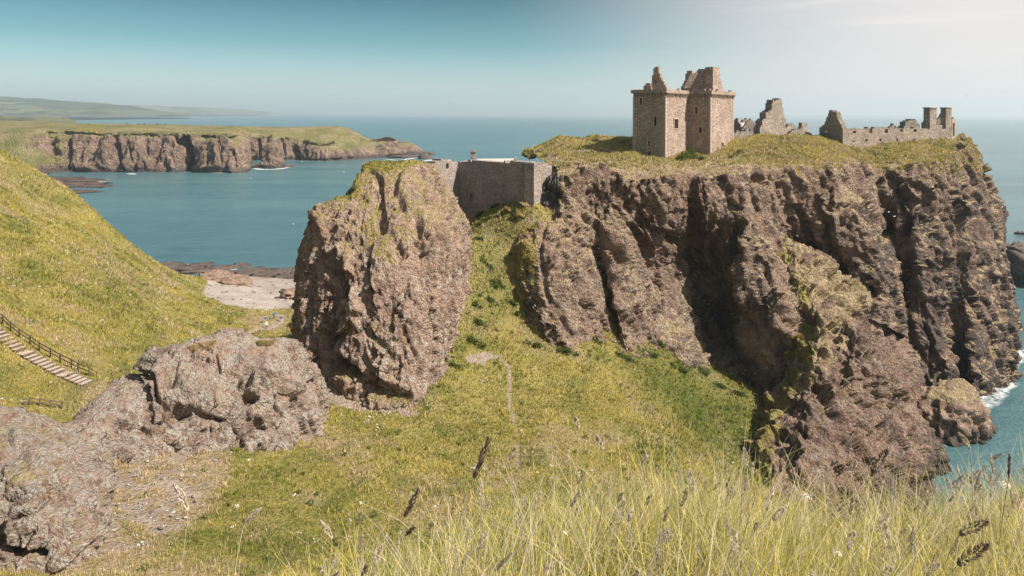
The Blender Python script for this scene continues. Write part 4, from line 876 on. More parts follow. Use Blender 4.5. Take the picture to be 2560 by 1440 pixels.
ruin('gable', 1855, 1900, 186, 186, [(1855,324),(1862,312),(1872,300),(1876,297),(1882,301),(1890,312),(1898,324),(1900,326)], 1.0, M_RANGE, R1, 50, [(1868,1874.5,321,331),(1855.5,1863,323,331)], 0.36, 0.15)
ruin('chimney', 1857, 1868, 193, 193, [(1857,297),(1868,297)], 1.4, M_RANGE, R1, 50, (), 0.4, 0.05); ruin('chimney', 1892, 1902, 193, 193, [(1892,301),(1902,300)], 1.4, M_RANGE, R1, 50, (), 0.4, 0.05)
r0, r1, r2, r3 = P(1846, 304, 194), P(1868, 303, 194), P(1868, 323, 188), P(1852, 324, 188)
me = bpy.data.meshes.new('roof'); me.from_pydata([tuple(r) for r in (r0, r1, r2, r3)]+[tuple(r-np.array((0, 0, 0.25))) for r in (r0, r1, r2, r3)], [], [(3, 2, 1, 0), (4, 5, 6, 7), (0, 1, 5, 4), (1, 2, 6, 5), (2, 3, 7, 6), (3, 0, 4, 7)]); me.materials.append(M_SLATE)
ro = bpy.data.objects.new('roof', me); COL.objects.link(ro); keep_world(ro, R1)
dw0, dw1 = P(1834, 336, 172), P(1905, 334, 176)
WLL = empty('boundary_wall', tuple(dw0)); tag(WLL, 'low grey rubble wall between the keep and the jagged tall ruin', 'wall'); masonry('wall', dw0, dw1, [(0, dw0[2]+0.6), (12, dw1[2]+0.6)], 0.8, M_DRY, WLL, 49, (), 0.4, 0.25)
R3 = building('ruined_gable_house', 'low broken gable between the tall jagged ruin and the range', P(2003, 345, 178))
ruin('gable', 1970, 2036, 176, 179, [(1970,342),(1975,332),(1985,324),(1996,321),(2004,318),(2006,307),(2016,306),(2017,322),(2024,330),(2030,338),(2036,345)], 1.2, M_RANGE, R3, 49, (), 0.42, 0.2)
ruin('rear_wall', 1962, 1994, 190, 190, [(1962,314),(1970,310),(1982,310),(1990,316),(1994,322)], 2.2, M_RANGE, R3, 49, (), 0.42, 0.2)
RG = building('ruined_range', 'long roofless stone range with two square chimneys at the right end', P(2250, 372, 171))
b0, b1, b2 = P(2048, 340, 180)[:2], P(2107, 340, 170)[:2], P(2381, 340, 178)[:2]
masonry('gable', b0, b1, pxprof(b0, b1, [(2048,323),(2052,318),(2062,308),(2065,296),(2071,284),(2073,277),(2082,277),(2090,281),(2094,294),(2100,306),(2107,320)]), 1.2, M_RANGE, RG, 46, pxholes(b0, b1, [(2061.5,2066.5,319,331)]), 0.42, 0.14)
top = [(2107,322),(2125,322),(2140,323),(2175,320),(2205,318),(2217,318),(2220,321),(2240,321),(2255,321),(2285,320),(2318,322),(2330,324),(2381,322)]
holes = [(2133,2140.5,327,334.5),(2173.5,2181,321.5,333.5),(2212.5,2220,324,332.5),(2250.5,2257,323,330.5),(2284.5,2291.5,323,330)]+[(2132.5,2137.5,349.5,355),(2163.5,2169,348,355.5),(2198.5,2203,348.5,354.5),(2241,2245.5,347.5,352.5),(2283,2287,346.5,352.5),(2324,2328,345,352.5),(2363,2367,344.5,352.5)]
masonry('front_wall', b1, b2, pxprof(b1, b2, top), 1.3, M_RANGE, RG, 44, pxholes(b1, b2, holes), 0.5, 0.16)
ub = (b2-b1)/np.linalg.norm(b2-b1); nb_ = np.array((ub[1], -ub[0])); bb0, bb1 = b1-nb_*8.0, b2-nb_*8.0
masonry('rear_wall', bb0, bb1, [(0, 54.0), (9, 53.6), (16, 54.6), (22, 53.8), (40, 54.2)], 1.2, M_RANGE, RG, 46, (), 0.6, 0.4)
def chim(px0, px1, d, ytop, ybase):
    a, b = P(px0, ytop, d), P(px1, ytop, d); wdt = b[0]-a[0]; c = (a+b)/2; zb_ = P(px0, ybase, d)[2]
    boxmesh('chimney', (c[0], c[1]+wdt*0.45, zb_), ub, wdt*0.92, wdt*0.85, a[2]-zb_-0.25, M_RANGE, RG, 0.97, 0.04); boxmesh('chimney_cap', (c[0], c[1]+wdt*0.45, a[2]-0.3), ub, wdt*1.06, wdt, 0.3, M_RANGE, RG, 0.93, 0.04)
chim(2320, 2343.5, 176.5, 268, 330); chim(2361, 2380.5, 177.6, 268, 330)
ruin('wall', 2343, 2362, 181, 181, [(2343,303),(2350,292),(2356,284),(2362,284)], 1.0, M_RANGE, RG, 50, [(2353,2358,306,312)], 0.4, 0.1)
ruin('wall', 2342, 2364, 177.6, 178, [(2342,314),(2364,314)], 0.8, M_RANGE, RG, 52, (), 0.4, 0.2)
e0 = P(2380, 340, 178)[:2]; e1 = P(2391, 340, 187)[:2]
masonry('end_wall', e0, e1, pxprof(e0, e1, [(2380,294),(2386,297),(2391,303)]), 1.0, M_RANGE, RG, 46, pxholes(e0, e1, [(2382,2386.5,308,340)]), 0.42, 0.2)
ruin('wall', 2309, 2321, 180, 180, [(2309,312),(2312,303),(2321,302)], 1.0, M_RANGE, RG, 50, (), 0.4, 0.15)
R5 = building('ruined_vault', 'rounded heap of rubble walling behind the long range', P(2280, 330, 200))
ruin('wall', 2260, 2300, 200, 200, [(2260,318),(2264,309),(2270,302),(2280,299),(2290,301),(2296,308),(2300,316)], 3.0, M_RANGE, R5, 50, (), 0.42, 0.2)
R6 = building('ruined_arch', 'small broken arch top rising over the middle of the range', P(2232, 330, 195))
ruin('wall', 2218, 2246, 195, 195, [(2218,320),(2226,314),(2233,311),(2240,315),(2246,320)], 1.0, M_RANGE, R6, 50, [(2234,2241,316.5,319)], 0.35, 0.25)

# ---- rockfall netting right of the gatehouse
RPX, RPY = PX(CV)
def draped(name, ctrl, nr, nc, mat):
    V, fc, N, _ = patch(ctrl, nr, nc)
    px_, py_ = PX(V); k = np.where((RPX > px_.min()-8) & (RPX < px_.max()+8) & (RPY > py_.min()-8) & (RPY < py_.max()+8) & (CV[:, 1] < 140))[0]
    for i in range(len(V)):                                  # lie it on the rock
        d = np.hypot(RPX[k]-px_[i], RPY[k]-py_[i]); near = k[d < 5]
        if len(near): V[i] = P(px_[i], py_[i], CV[near, 1].min()-0.15+0.1*math.sin(px_[i]*0.9))
    return mesh_np(name, V, fc, mat)
NET = empty('rock_netting', tuple(P(1378, 500, 121))); tag(NET, 'dark grey rockfall netting pinned to the slope right of the gatehouse wall', 'netting')
o = draped('net_sheet', [[(1374,436,126.5),(1376,460,124.5),(1372,480,122.5)],[(1385,438,127),(1388,462,125),(1386,482,122.8)],[(1396,442,128),(1397,462,126),(1394,480,123)]], 30, 24, M_NET); keep_world(o, NET)
o = draped('net_sheet', [[(1352,488,122),(1356,500,121),(1362,511,120.2)],[(1374,474,122),(1376,494,120.6),(1378,514,119.4)],[(1394,472,122.6),(1395,492,120.8),(1392,513,119.6)]], 30, 30, M_NET); keep_world(o, NET)
# ------------------------------------------------------------------ loose rocks: sea stack, boulder, skerries
def ico(sub):
    bm = bmesh.new(); bmesh.ops.create_icosphere(bm, subdivisions=sub, radius=1.0); V = np.array([v.co[:] for v in bm.verts]); Fc = np.array([[v.index for v in f.verts] for f in bm.faces]); bm.free(); return V, Fc
ICO = {k: ico(k) for k in (2, 3, 4, 5)}
def blob(name, c, size, seed, label, cat='rock', group=None, sub=4, rot=0.0, mat=None, rough=0.35, turf=False, wet=0.0, lich=0.3, pw=0.75, parent=None):
    V, Fc = ICO[sub]; V = V.copy(); D = V.copy()
    V = np.sign(V)*np.abs(V)**pw                                    # blockier than a ball
    r = 1+rough*0.7*fbm(D*1.3+seed, 3)+rough*0.75*cells(D*1.7+seed, 0.8)+rough*0.35*cells(D*4.0+seed, 0.8)+rough*0.2*fbm(D*9+seed, 3)
    V = V*r[:, None]*np.array(size); ca, sa = math.cos(rot), math.sin(rot)
    V = np.column_stack([V[:, 0]*ca-V[:, 1]*sa, V[:, 0]*sa+V[:, 1]*ca, V[:, 2]])
    nz = D[:, 2]; zero = np.zeros(len(V)); zw = V[:, 2]+c[2]
    g = sstep(0.75, 0.9, nz+0.1*fbm(D*3+seed, 2)) if turf else zero
    wt = np.full(len(V), wet) if wet >= 0 else sstep(3.5, 0.8, zw)*0.9
    o = mesh_np(name, V, Fc, mat or M_LAND, True, {'mask': np.column_stack([g, zero+1.0, zero+lich, zero+1]), 'mask2': np.column_stack([zero, wt, zero, zero+1])})
    o.location = tuple(c); tag(o, label, cat, group)
    return o
def sea_d(py, px=1280): 
    hz = HZ+(px-1280)*math.sin(ROLL); return CAMH*F/(py-hz)
def at_sea(px, py): return P(px, py, sea_d(py, px))
# stack off the headland: rings
c0 = at_sea(672, 419)
def stack():
    rings = [(-2.0, -19, 18, 12), (1.5, -16, 16, 10), (5, -12, 15, 9), (9, -7, 15, 8), (14, -3, 15, 7.5), (19, -1, 14.5, 7), (22.5, 1, 12.5, 6), (24, 3, 10, 4), (24.6, 5, 7, 1.5)]
    C = np.array(rings, float); R_ = catmull(C, 70); nth = 120; th = np.linspace(0, 2*math.pi, nth); V = []
    for z, x0, x1, dy in R_:
        cx, hx = (x0+x1)/2, (x1-x0)/2; V.append(np.column_stack([cx+hx*np.sign(np.cos(th))*np.abs(np.cos(th))**0.8, dy*np.sign(np.sin(th))*np.abs(np.sin(th))**0.8, np.full(nth, z-1.0)]))
    G = np.array(V); N = grid_normals(G).reshape(-1, 3); V = G.reshape(-1, 3); rad = V-np.array((0, 0, 1))*V[:, 2:3]; N = np.where((np.einsum('ij,ij->i', N, rad) < 0)[:, None], -N, N)
    Vw = V+c0; V = V+N*(1.5*fbm(Vw/9.0, 3)+1.4*cells(Vw/5.0)+0.5*cells(Vw/2.2))[:, None]
    g = sstep(19, 23, V[:, 2]+1.5*fbm(Vw/5.0, 2))*0.6; z = np.zeros(len(V))
    o = mesh_np('sea_stack', V, grid_faces(70, nth), M_FAR, True, {'mask': np.column_stack([g, z+0.7, z+0.4, z+1]), 'mask2': np.column_stack([z, sstep(6, 1.5, V[:, 2])*0.85, z, z+1])}); o.location = tuple(c0); return o
tag(stack(), 'isolated sea stack standing in the water in front of the headland', 'rock')
c = P(2358, 1030, 124.5); blob('shore_boulder', (c[0], c[1], 2.5), (6.2, 6.0, 5.6), 4.0, 'large brown boulder at the water below the cliff, its flat top grassed', sub=5, turf=True, wet=-1, rough=0.30, pw=0.7)
c = P(2435, 1015, 127); blob('shore_boulder', (c[0]-0.5, c[1]+1, 0.6), (3.2, 4.2, 3.0), 9.0, 'dark soaked rock at the seaward end of the large brown boulder', sub=4, wet=0.85, rough=0.4)
for i, (px_, py_, sx_, sy_, sz_, lab) in enumerate([(2545, 628, 7, 4, 3.2, 'dark flat skerry touching the right edge of the picture, upper one'), (2548, 700, 8, 11, 9.5, 'dark jagged skerry at the right edge below the flat one'), (2552, 585, 3.0, 2.0, 1.0, 'tiny dark islet by the right edge above the skerries')]):
    c = at_sea(px_, py_); blob('skerry', (c[0], c[1], 0.2), (sx_, sy_, sz_), 20+i*3.3, lab, group='skerries off the castle rock', rough=0.5, wet=0.6, pw=0.8, rot=0.5)
for i, (px_, py_, a, b_, hh, lab) in enumerate([(1003, 394, 22, 8, 3, 'low dark rock nearest the tip of the headland'), (1062, 397, 8, 6, 6, 'dark rounded islet in the sea beside the gatehouse pier'), (1073, 386, 9, 5, 3.5, 'small dark islet furthest out past the headland tip'), (705, 417, 11, 5, 2.5, 'flat dark rock at the foot of the sea stack')]):
    c = at_sea(px_, py_); blob('islet', (c[0], c[1], 0.0), (a, b_, hh), 50+i*2.7, lab, group='islets off the headland', mat=M_FAR, sub=3, wet=0.5, rough=0.45)
# seaweed-covered ledges in the cove
ORD = ['first', 'second', 'third', 'fourth', 'fifth', 'sixth', 'seventh', 'eighth', 'ninth', 'tenth', 'eleventh', 'twelfth', 'thirteenth', 'fourteenth', 'fifteenth', 'sixteenth', 'seventeenth', 'eighteenth', 'nineteenth', 'twentieth']
sk = [(430,666,9,2.0),(465,672,10,2.2),(500,664,7,1.6),(505,678,10,2.0),(535,672,7,1.5),(560,672,8,1.6),(578,668,9,1.6),(590,682,8,1.8),(622,684,10,3.0),(645,678,11,3.0),(668,690,9,2.4),(690,682,7,1.8),(712,676,6,1.5),(720,692,8,2.0),(735,700,7,1.8),(700,704,6,1.5),(740,684,4,1.2),(600,662,4,0.9),(418,660,5,0.9),(655,697,7,1.5)]; sk.sort()
for i, (px_, py_, a, b_) in enumerate(sk):
    c = at_sea(px_, py_); blob('reef_ledge', (c[0], c[1], 0.05), (a*0.62, b_*1.9, 0.55), 90+i*1.9, 'dark weed-covered ledge awash in the cove, %s from the left' % ORD[i], group='rock ledges awash in the cove', sub=3, wet=0.8, rough=0.5, rot=0.35+0.2*math.sin(i*2.1))
for i, (px_, py_, a, b_) in enumerate(sorted([(200,452,16,5),(178,460,22,5),(215,466,16,4),(188,480,14,4),(160,448,20,5),(240,458,9,3)])):
    c = at_sea(px_, py_); blob('reef_ledge', (c[0], c[1], 0.0), (a*1.1, b_*2.4, 0.9), 140+i*2.3, 'dark ledge awash under the green headland slope, %s of six from the left' % ORD[i], group='rock ledges awash under the headland', mat=M_FAR, sub=3, wet=0.65, rough=0.5)
c = P(590, 707, 218); blob('beach_rock', (c[0], c[1], 2.6), (4.4, 3.5, 2.6), 171, 'brown split rock at the back of the shingle beach, left end', group='rocks on the beach', sub=4, rough=0.4)
c = P(560, 703, 219); blob('beach_rock', (c[0]-2, c[1], 3.6), (6.5, 3.5, 2.4), 177, 'pale brown rock bank joining the grass slope to the beach', group='rocks on the beach', sub=4, rough=0.4)
c = P(728, 750, 203); blob('beach_rock', (c[0], c[1], 3.6), (3.6, 2.6, 1.9), 183, 'pointed pale brown rock on the shingle beside the tall rock', group='rocks on the beach', sub=4, rough=0.5, pw=1.1)

# ------------------------------------------------------------------ surf
def foam_material():
    s = NT('sea_foam'); a = s.math('MULTIPLY', s.rng(s.noise(0.55, 6, 0.75, None, 0.6), 0.40, 0.54), 1.0); gA, _, _, _ = s.attr('col')
    s.fin((0.78, 0.80, 0.80), 0.8, 0.2); al = s.math('MULTIPLY', a, gA, True)
    s.l(al, s.b.inputs['Alpha']); return s.m
M_FOAM = foam_material()
def surf(pts, width, name='surf'):
    """band of broken water along a waterline (photo pixels)"""
    C = np.array([at_sea(*p) for p in pts]); C = catmull(C, max(20, len(pts)*10)); t = np.gradient(C, axis=0)[:, :2]; t /= np.linalg.norm(t, axis=1)[:, None]+1e-9; n = np.column_stack([t[:, 1], -t[:, 0]])
    ww = width*(0.6+0.6*(perlin(C/(width*3)+9)+0.3)).clip(0.25, 1.6); k = 9; o = np.linspace(-1, 1, k)
    V = np.array([[(C[i, 0]+n[i, 0]*ww[i]*q, C[i, 1]+n[i, 1]*ww[i]*q, 0.06) for q in o] for i in range(len(C))]).reshape(-1, 3)
    e = sstep(0, 0.14, np.linspace(0, 1, len(C)))*sstep(1, 0.86, np.linspace(0, 1, len(C))); al = (e[:, None]*(1-np.abs(o)**1.5)[None]).ravel()
    ob = mesh_np(name, V, grid_faces(len(C), k), M_FOAM, True, {'col': np.column_stack([al, al, al, al*0+1])}); tag(ob, 'white broken water along the foot of the rocks', 'surf', kind='stuff')
surf([(2440,1010),(2462,990),(2485,965),(2505,940),(2520,925)], 3.2); surf([(2440,1030),(2475,1000),(2500,985),(2530,950)], 1.8); surf([(2395,1000),(2430,1010),(2447,1035)], 1.4); surf([(2515,930),(2538,900),(2556,872)], 2.0); surf([(2522,770),(2532,800),(2545,830)], 1.5)
surf([(515,431),(550,432),(590,431),(612,428)], 5); surf([(630,420),(660,424),(700,422),(725,418)], 5); surf([(960,398),(1000,400),(1050,392),(1075,384)], 6); surf([(320,434),(340,436)], 4); surf([(210,445),(240,455),(260,447)], 6); surf([(1060,403),(1082,399)], 6)
surf([(2530,640),(2560,648)], 3); surf([(430,662),(520,668),(600,676)], 3.0); surf([(610,672),(680,675),(745,682)], 3.2)

# ------------------------------------------------------------------ wooden steps and fences
STP = empty('wooden_steps', tuple(P(100, 905, 78))); tag(STP, 'flight of pale gravel steps descending the grassy slope at the left', 'steps')
line = np.array([P(-40, 806, 80.5), P(0, 838, 79.6), P(47, 873, 78.6), P(62, 884, 78.3), P(137, 925, 77.0), P(160, 937, 76.6), P(222, 962, 75.6)])
seg = np.concatenate([[0], np.cumsum(np.linalg.norm(np.diff(line, axis=0)[:, :2], axis=1))])
def lp(s_): return np.array([np.interp(s_, seg, line[:, k]) for k in range(3)])
s_ = 0.2; steps = []
while s_ < seg[-1]:
    big = abs(s_-(seg[3]-0.3)) < 0.45 or abs(s_-(seg[5]-0.3)) < 0.45; ln = 1.25 if big else 0.62; steps.append((s_+ln/2, ln)); s_ += ln+0.06
gz_steps = []
for q, ln in steps:
    c = lp(q); d = lp(q+0.2)-lp(q-0.2); 
    b = boxmesh('step', (c[0], c[1], c[2]+0.02), d[:2], ln, 1.35, 0.16, M_TREAD, STP, 1.0, 0.02)
    e = c-np.append(d[:2]/np.linalg.norm(d[:2]), 0)*(-ln/2-0.01); r = boxmesh('riser_board', (e[0], e[1], c[2]-0.16), d[:2], 0.06, 1.42, 0.33, M_TIMBER, None, 1.0, 0.01); r.parent = b; r.matrix_parent_inverse = b.matrix_world.inverted()
# seat the ground under the steps
def level_ground(C, r):
    me = TERR.data; n = len(me.vertices); co = np.empty(n*3, np.float32); me.vertices.foreach_get('co', co); co = co.reshape(-1, 3)
    dmin = np.full(n, 1e9); zt = np.zeros(n)
    for c in C:
        d = np.hypot(co[:, 0]-c[0], co[:, 1]-c[1]); m = d < dmin; dmin[m] = d[m]; zt[m] = c[2]
    w_ = sstep(r*2.6, r, dmin); co[:, 2] = co[:, 2]*(1-w_)+(zt-0.06)*w_; me.vertices.foreach_set('co', co.ravel()); me.update(); TV[:] = co
level_ground([lp(q) for q in np.arange(0, seg[-1], 0.4)], 1.5)
def gz_at(x, y):
    i = int(np.argmin(np.abs(gx-x))); j = int(np.argmin(np.abs(gy-y))); return float(TV[i*len(gy)+j, 2])
def tube(name, pts, r, mat, parent=None, n=6, taper=1.0):
    pts = np.array(pts, float); m = len(pts); t = np.gradient(pts, axis=0); t /= np.linalg.norm(t, axis=1)[:, None]+1e-9
    a = np.cross(t, np.array((0.31, 0.17, 0.93))); a /= np.linalg.norm(a, axis=1)[:, None]+1e-9; b = np.cross(t, a); th = np.linspace(0, 2*math.pi, n+1)[:-1]
    rr = np.asarray(r)*np.linspace(1, taper, m) if np.ndim(r) == 0 else np.asarray(r)
    V = np.concatenate([pts[i]+rr[i]*(np.cos(th)[:, None]*a[i]+np.sin(th)[:, None]*b[i]) for i in range(m)]); Fc = []
    for i in range(m-1):
        for k in range(n): Fc.append((i*n+k, i*n+(k+1) % n, (i+1)*n+(k+1) % n, (i+1)*n+k))
    V = np.concatenate([V, pts[:1], pts[-1:]]); o_ = len(V)-2
    for k in range(n): Fc.append((o_, o_, (k+1) % n, k)); Fc.append((o_+1, o_+1, (m-1)*n+k, (m-1)*n+(k+1) % n))
    me = bpy.data.meshes.new(name); me.from_pydata([tuple(v) for v in V], [], [tuple(dict.fromkeys(f)) for f in Fc]); me.materials.append(mat)
    for p in me.polygons: p.use_smooth = True
    o = bpy.data.objects.new(name, me); COL.objects.link(o)
    if parent: keep_world(o, parent)
    return o
def fence(label, feet, hgt):
    E = empty('post_and_rail_fence', tuple(feet[0])); tag(E, label, 'fence', 'wooden fences along the path')
    for f in feet: f[2] = gz_at(f[0], f[1])
    for f in feet: boxmesh('post', (f[0], f[1], f[2]-0.3), (1, 0.2), 0.13, 0.13, hgt+0.38, M_TIMBER, E, 0.95, 0.01)
    for a, b in zip(feet[:-1], feet[1:]):
        for k in (0.55, 0.97):
            u3 = b-a; o = boxmesh('rail', (0, 0, 0), (1, 0), float(np.linalg.norm(u3))+0.1, 0.05, 0.11, M_TIMBER); q = Vector(u3).to_track_quat('X', 'Z'); o.rotation_euler = q.to_euler(); o.location = tuple((a+b)/2+np.array((0, -0.09, hgt*k-0.05))); keep_world(o, E)
fence('dark wooden post and rail fence climbing beside the pale steps', [P(x, y, d) for x, y, d in [(-45,790,83),(-15,815,82.2),(7,831,81.5),(27,853,81),(48,868,80.6),(75,882,80.1),(98,898,79.6),(126,917,79),(150,929,78.6),(178,936,78.2),(195,946,77.9),(223,953,77.5),(242,950,78.5)]], 1.05)
fence('short dark fence crossing the grass dip above the near grey rock', [P(x, y, d) for x, y, d in [(60,1046,69),(74,1045,69.5),(99,1038,70.2),(125,1030,71),(154,1018,72)]], 0.8)
fence('short fence rail beside the left foot of the tall rock', [P(x, y, d) for x, y, d in [(700,880,101),(716,872,103),(733,862,105),(752,852,107)]], 1.0)

# ------------------------------------------------------------------ people on the path
def skin_obj(name, joints, edges, mat, sub=2):
    me = bpy.data.meshes.new(name); me.from_pydata([j[:3] for j in joints], edges, []); o = bpy.data.objects.new(name, me); COL.objects.link(o)
    sm = o.modifiers.new('skin', 'SKIN'); sv = me.skin_vertices[0].data if me.skin_vertices else None
    if sv is None:
        bpy.context.view_layer.objects.active = o; me.skin_vertices.new() if hasattr(me.skin_vertices, 'new') else None; sv = me.skin_vertices[0].data
    for v, j in zip(sv, joints): v.radius = (j[3], j[4] if len(j) > 4 else j[3])
    sv[0].use_root = True; o.modifiers.new('sub', 'SUBSURF').levels = sub; o.modifiers['sub'].render_levels = sub
    me.materials.append(mat); return o
def clothes(name, legs, top, hair, skin=(0.55, 0.36, 0.27)):
    s = NT(name); z = s.n('ShaderNodeSeparateXYZ'); s.l(s.co, z.inputs[0]); c = s.mix(s.rng(z.outputs[2], 0.03, 0.06), (0.05, 0.045, 0.04), legs); c = s.mix(s.rng(z.outputs[2], 0.86, 0.89), c, top); c = s.mix(s.rng(z.outputs[2], 1.43, 1.46), c, skin)
    c = s.mix(s.rng(s.math('ADD', z.outputs[2], s.math('MULTIPLY', z.outputs[1], 0.6)), 1.64, 1.67), c, hair); return s.fin(c, 0.85, 0.2)
def person(px_, py_, d, label, legs, top, hair, rz, stride, k=1.0, pack=None):
    J = [(0, 0, 0.92, 0.15, 0.12), (0, 0, 1.12, 0.145, 0.105), (0, 0.01, 1.34, 0.165, 0.11), (0, 0.0, 1.47, 0.055, 0.055), (0, -0.02, 1.60, 0.085, 0.10), (0, -0.01, 1.70, 0.075, 0.085)]
    E = [(0, 1), (1, 2), (2, 3), (3, 4), (4, 5)]
    for sg in (-1, 1):
        n = len(J); st = stride*sg
        J += [(0.095*sg, 0, 0.86, 0.09), (0.10*sg, -st*0.5, 0.48, 0.062), (0.10*sg, -st*0.5+0.06*(1 if st < 0 else 0.3), 0.09, 0.042), (0.11*sg, -st*0.5-0.15, 0.04, 0.038)]; E += [(0, n), (n, n+1), (n+1, n+2), (n+2, n+3)]
        n = len(J); J += [(0.20*sg, 0.01, 1.40, 0.06), (0.26*sg, 0.05+st*0.3, 1.14, 0.046), (0.25*sg, -0.06+st*0.45, 0.92, 0.036), (0.25*sg, -0.09+st*0.5, 0.83, 0.035, 0.022)]; E += [(2, n), (n, n+1), (n+1, n+2), (n+2, n+3)]
    k = k*1.12; o = skin_obj('person', [tuple(v*k for v in j) for j in J], E, clothes('clothes', legs, top, hair))
    p = P(px_, py_, d); o.location = (p[0], p[1], gz_at(p[0], p[1])+0.02); o.rotation_euler = (0, 0, rz); tag(o, label, 'person', 'walkers on the path to the beach'); return o
WALK = [(666,814,141,'person in a white top walking up the path, nearest of the four walkers',(0.06,0.06,0.07),(0.72,0.72,0.72),(0.10,0.07,0.05),0.4,0.35,1.0),
        (664,806,144,'person in a blue top right behind the walker in white',(0.50,0.52,0.56),(0.05,0.16,0.34),(0.12,0.08,0.05),0.4,0.25,1.02),
        (685,801,147,'person in a blue top and blue bag walking alone in the middle',(0.08,0.08,0.10),(0.03,0.20,0.42),(0.06,0.05,0.04),3.5,0.35,1.0),
        (703,803,146,'person in pale trousers with dark jacket, rightmost of the four walkers',(0.55,0.52,0.50),(0.10,0.10,0.13),(0.10,0.08,0.06),0.3,0.15,1.05)]
PEOPLE = [person(*a) for a in WALK]

# ------------------------------------------------------------------ cattle on the headland
CJ = [(0, 0, 1.05, 0.36, 0.40), (0.55, 0, 1.08, 0.33, 0.38), (-0.6, 0, 1.08, 0.32, 0.36), (0.95, 0, 1.25, 0.18, 0.2), (1.25, 0, 1.10, 0.15, 0.15), (1.5, 0, 0.92, 0.10, 0.10), (-0.95, 0, 1.15, 0.05), (-1.0, 0, 0.6, 0.03)]
CE = [(0, 1), (0, 2), (1, 3), (3, 4), (4, 5), (2, 6), (6, 7)]
for sx_, j in ((0.55, 1), (-0.65, 2)):
    for sy_ in (-0.22, 0.22): n = len(CJ); CJ += [(sx_, sy_, 0.72, 0.14), (sx_+0.03, sy_, 0.38, 0.08), (sx_, sy_, 0.04, 0.07)]; CE += [(j, n), (n, n+1), (n+1, n+2)]
cowmats = [simple('dark_cow_hide', (0.035, 0.028, 0.025), 0.8), simple('pale_cow_hide', (0.40, 0.34, 0.26), 0.8)]
hv = np.array([v.co[:] for v in HEAD.data.vertices]); hpx, hpy = PX(hv)
for i, (px_, lab, m) in enumerate([(317,'black cow standing apart at the left end of the herd',0),(345,'dark cow grazing second from the left of the herd',0),(360,'dark cow grazing third from the left of the herd',0),(390,'dark cow fourth from the left on the headland',0),(400,'pale-faced dark cow fifth from the left on the headland',0),(413,'dark cow at the right end of the herd',0),(333,'pale cow lying between the first two dark cows',1)]):
    m_ = np.where((np.abs(hpx-px_) < 2.5) & (hpy < 318) & (hv[:, 1] < 900))[0]; v = hv[m_[np.argmin(np.abs(hpy[m_]-(312.6)))]] if len(m_) else P(px_, 312, 860)
    o = skin_obj('cow', CJ, CE, cowmats[m], 1); o.location = (v[0], v[1], v[2]-0.05); o.rotation_euler = (0, 0, [0.3, 2.9, 0.2, 3.3, 0.5, 2.6, 0.1][i]); o.scale = (1.15, 1.15, 1.15); tag(o, lab, 'cow', 'cattle grazing on the headland')

# ------------------------------------------------------------------ birds
def bird(px_, py_, d, rz, label, col, k=1.0, sit=False):
    J = [(0, 0, 0, 0.07), (0.18, 0, 0.02, 0.055), (0.27, 0, 0.04, 0.035), (0.33, 0, 0.035, 0.012), (-0.2, 0, 0.0, 0.045), (-0.36, 0, 0.0, 0.03, 0.008)]; E = [(0, 1), (1, 2), (2, 3), (0, 4), (4, 5)]
    for sg in (-1, 1):
        n = len(J)
        if sit: J += [(0.02, 0.06*sg, 0.03, 0.04), (-0.2, 0.05*sg, 0.04, 0.03)]; E += [(0, n), (n, n+1)]
        else: J += [(0.06, 0.14*sg, 0.05, 0.05, 0.015), (0.10, 0.34*sg, 0.13, 0.06, 0.012), (-0.02, 0.64*sg, 0.10, 0.025, 0.006)]; E += [(0, n), (n, n+1), (n+1, n+2)]
    o = skin_obj('bird', [tuple(v*k for v in j) for j in J], E, simple('plumage', col, 0.8, 0.1), 1); o.location = tuple(P(px_, py_, d)); o.rotation_euler = (0.25 if not sit else 0, 0, rz); tag(o, label, 'bird', 'sea birds'); return o
bird(1125, 260, 230, 0.9, 'dark bird flying over the sea horizon left of the keep', (0.03, 0.03, 0.035))
bird(2416, 240, 260, 2.2, 'small dark bird flying high at the right over the range', (0.06, 0.06, 0.07), 0.9)
for px_, py_, lab in [(627,446,'white gull low over the bay below the sea stack'),(860,430,'white gull over the water left of the tall rock, upper one'),(872,462,'white gull over the water left of the tall rock, lower one'),(755,404,'white gull by the dark cliff right of the sea stack'),(734,560,'white gull over the bay beside the tall rock')]:
    d = sea_d(py_+14, px_); bird(px_, py_, d, random.uniform(0, 6), lab, (0.8, 0.8, 0.8), 1.5)
for px_, py_, dd, lab in [(2222,530,147.5,'white gull perched in the dark hollow of the cliff, upper one'),(2236,541,147,'white gull perched in the dark hollow of the cliff, lower one'),(2062,647,133,'white gull on the ledge under the overhang')]:
    bird(px_, py_, dd-2.0, 0.5, lab, (0.82, 0.82, 0.8), 1.1, True)
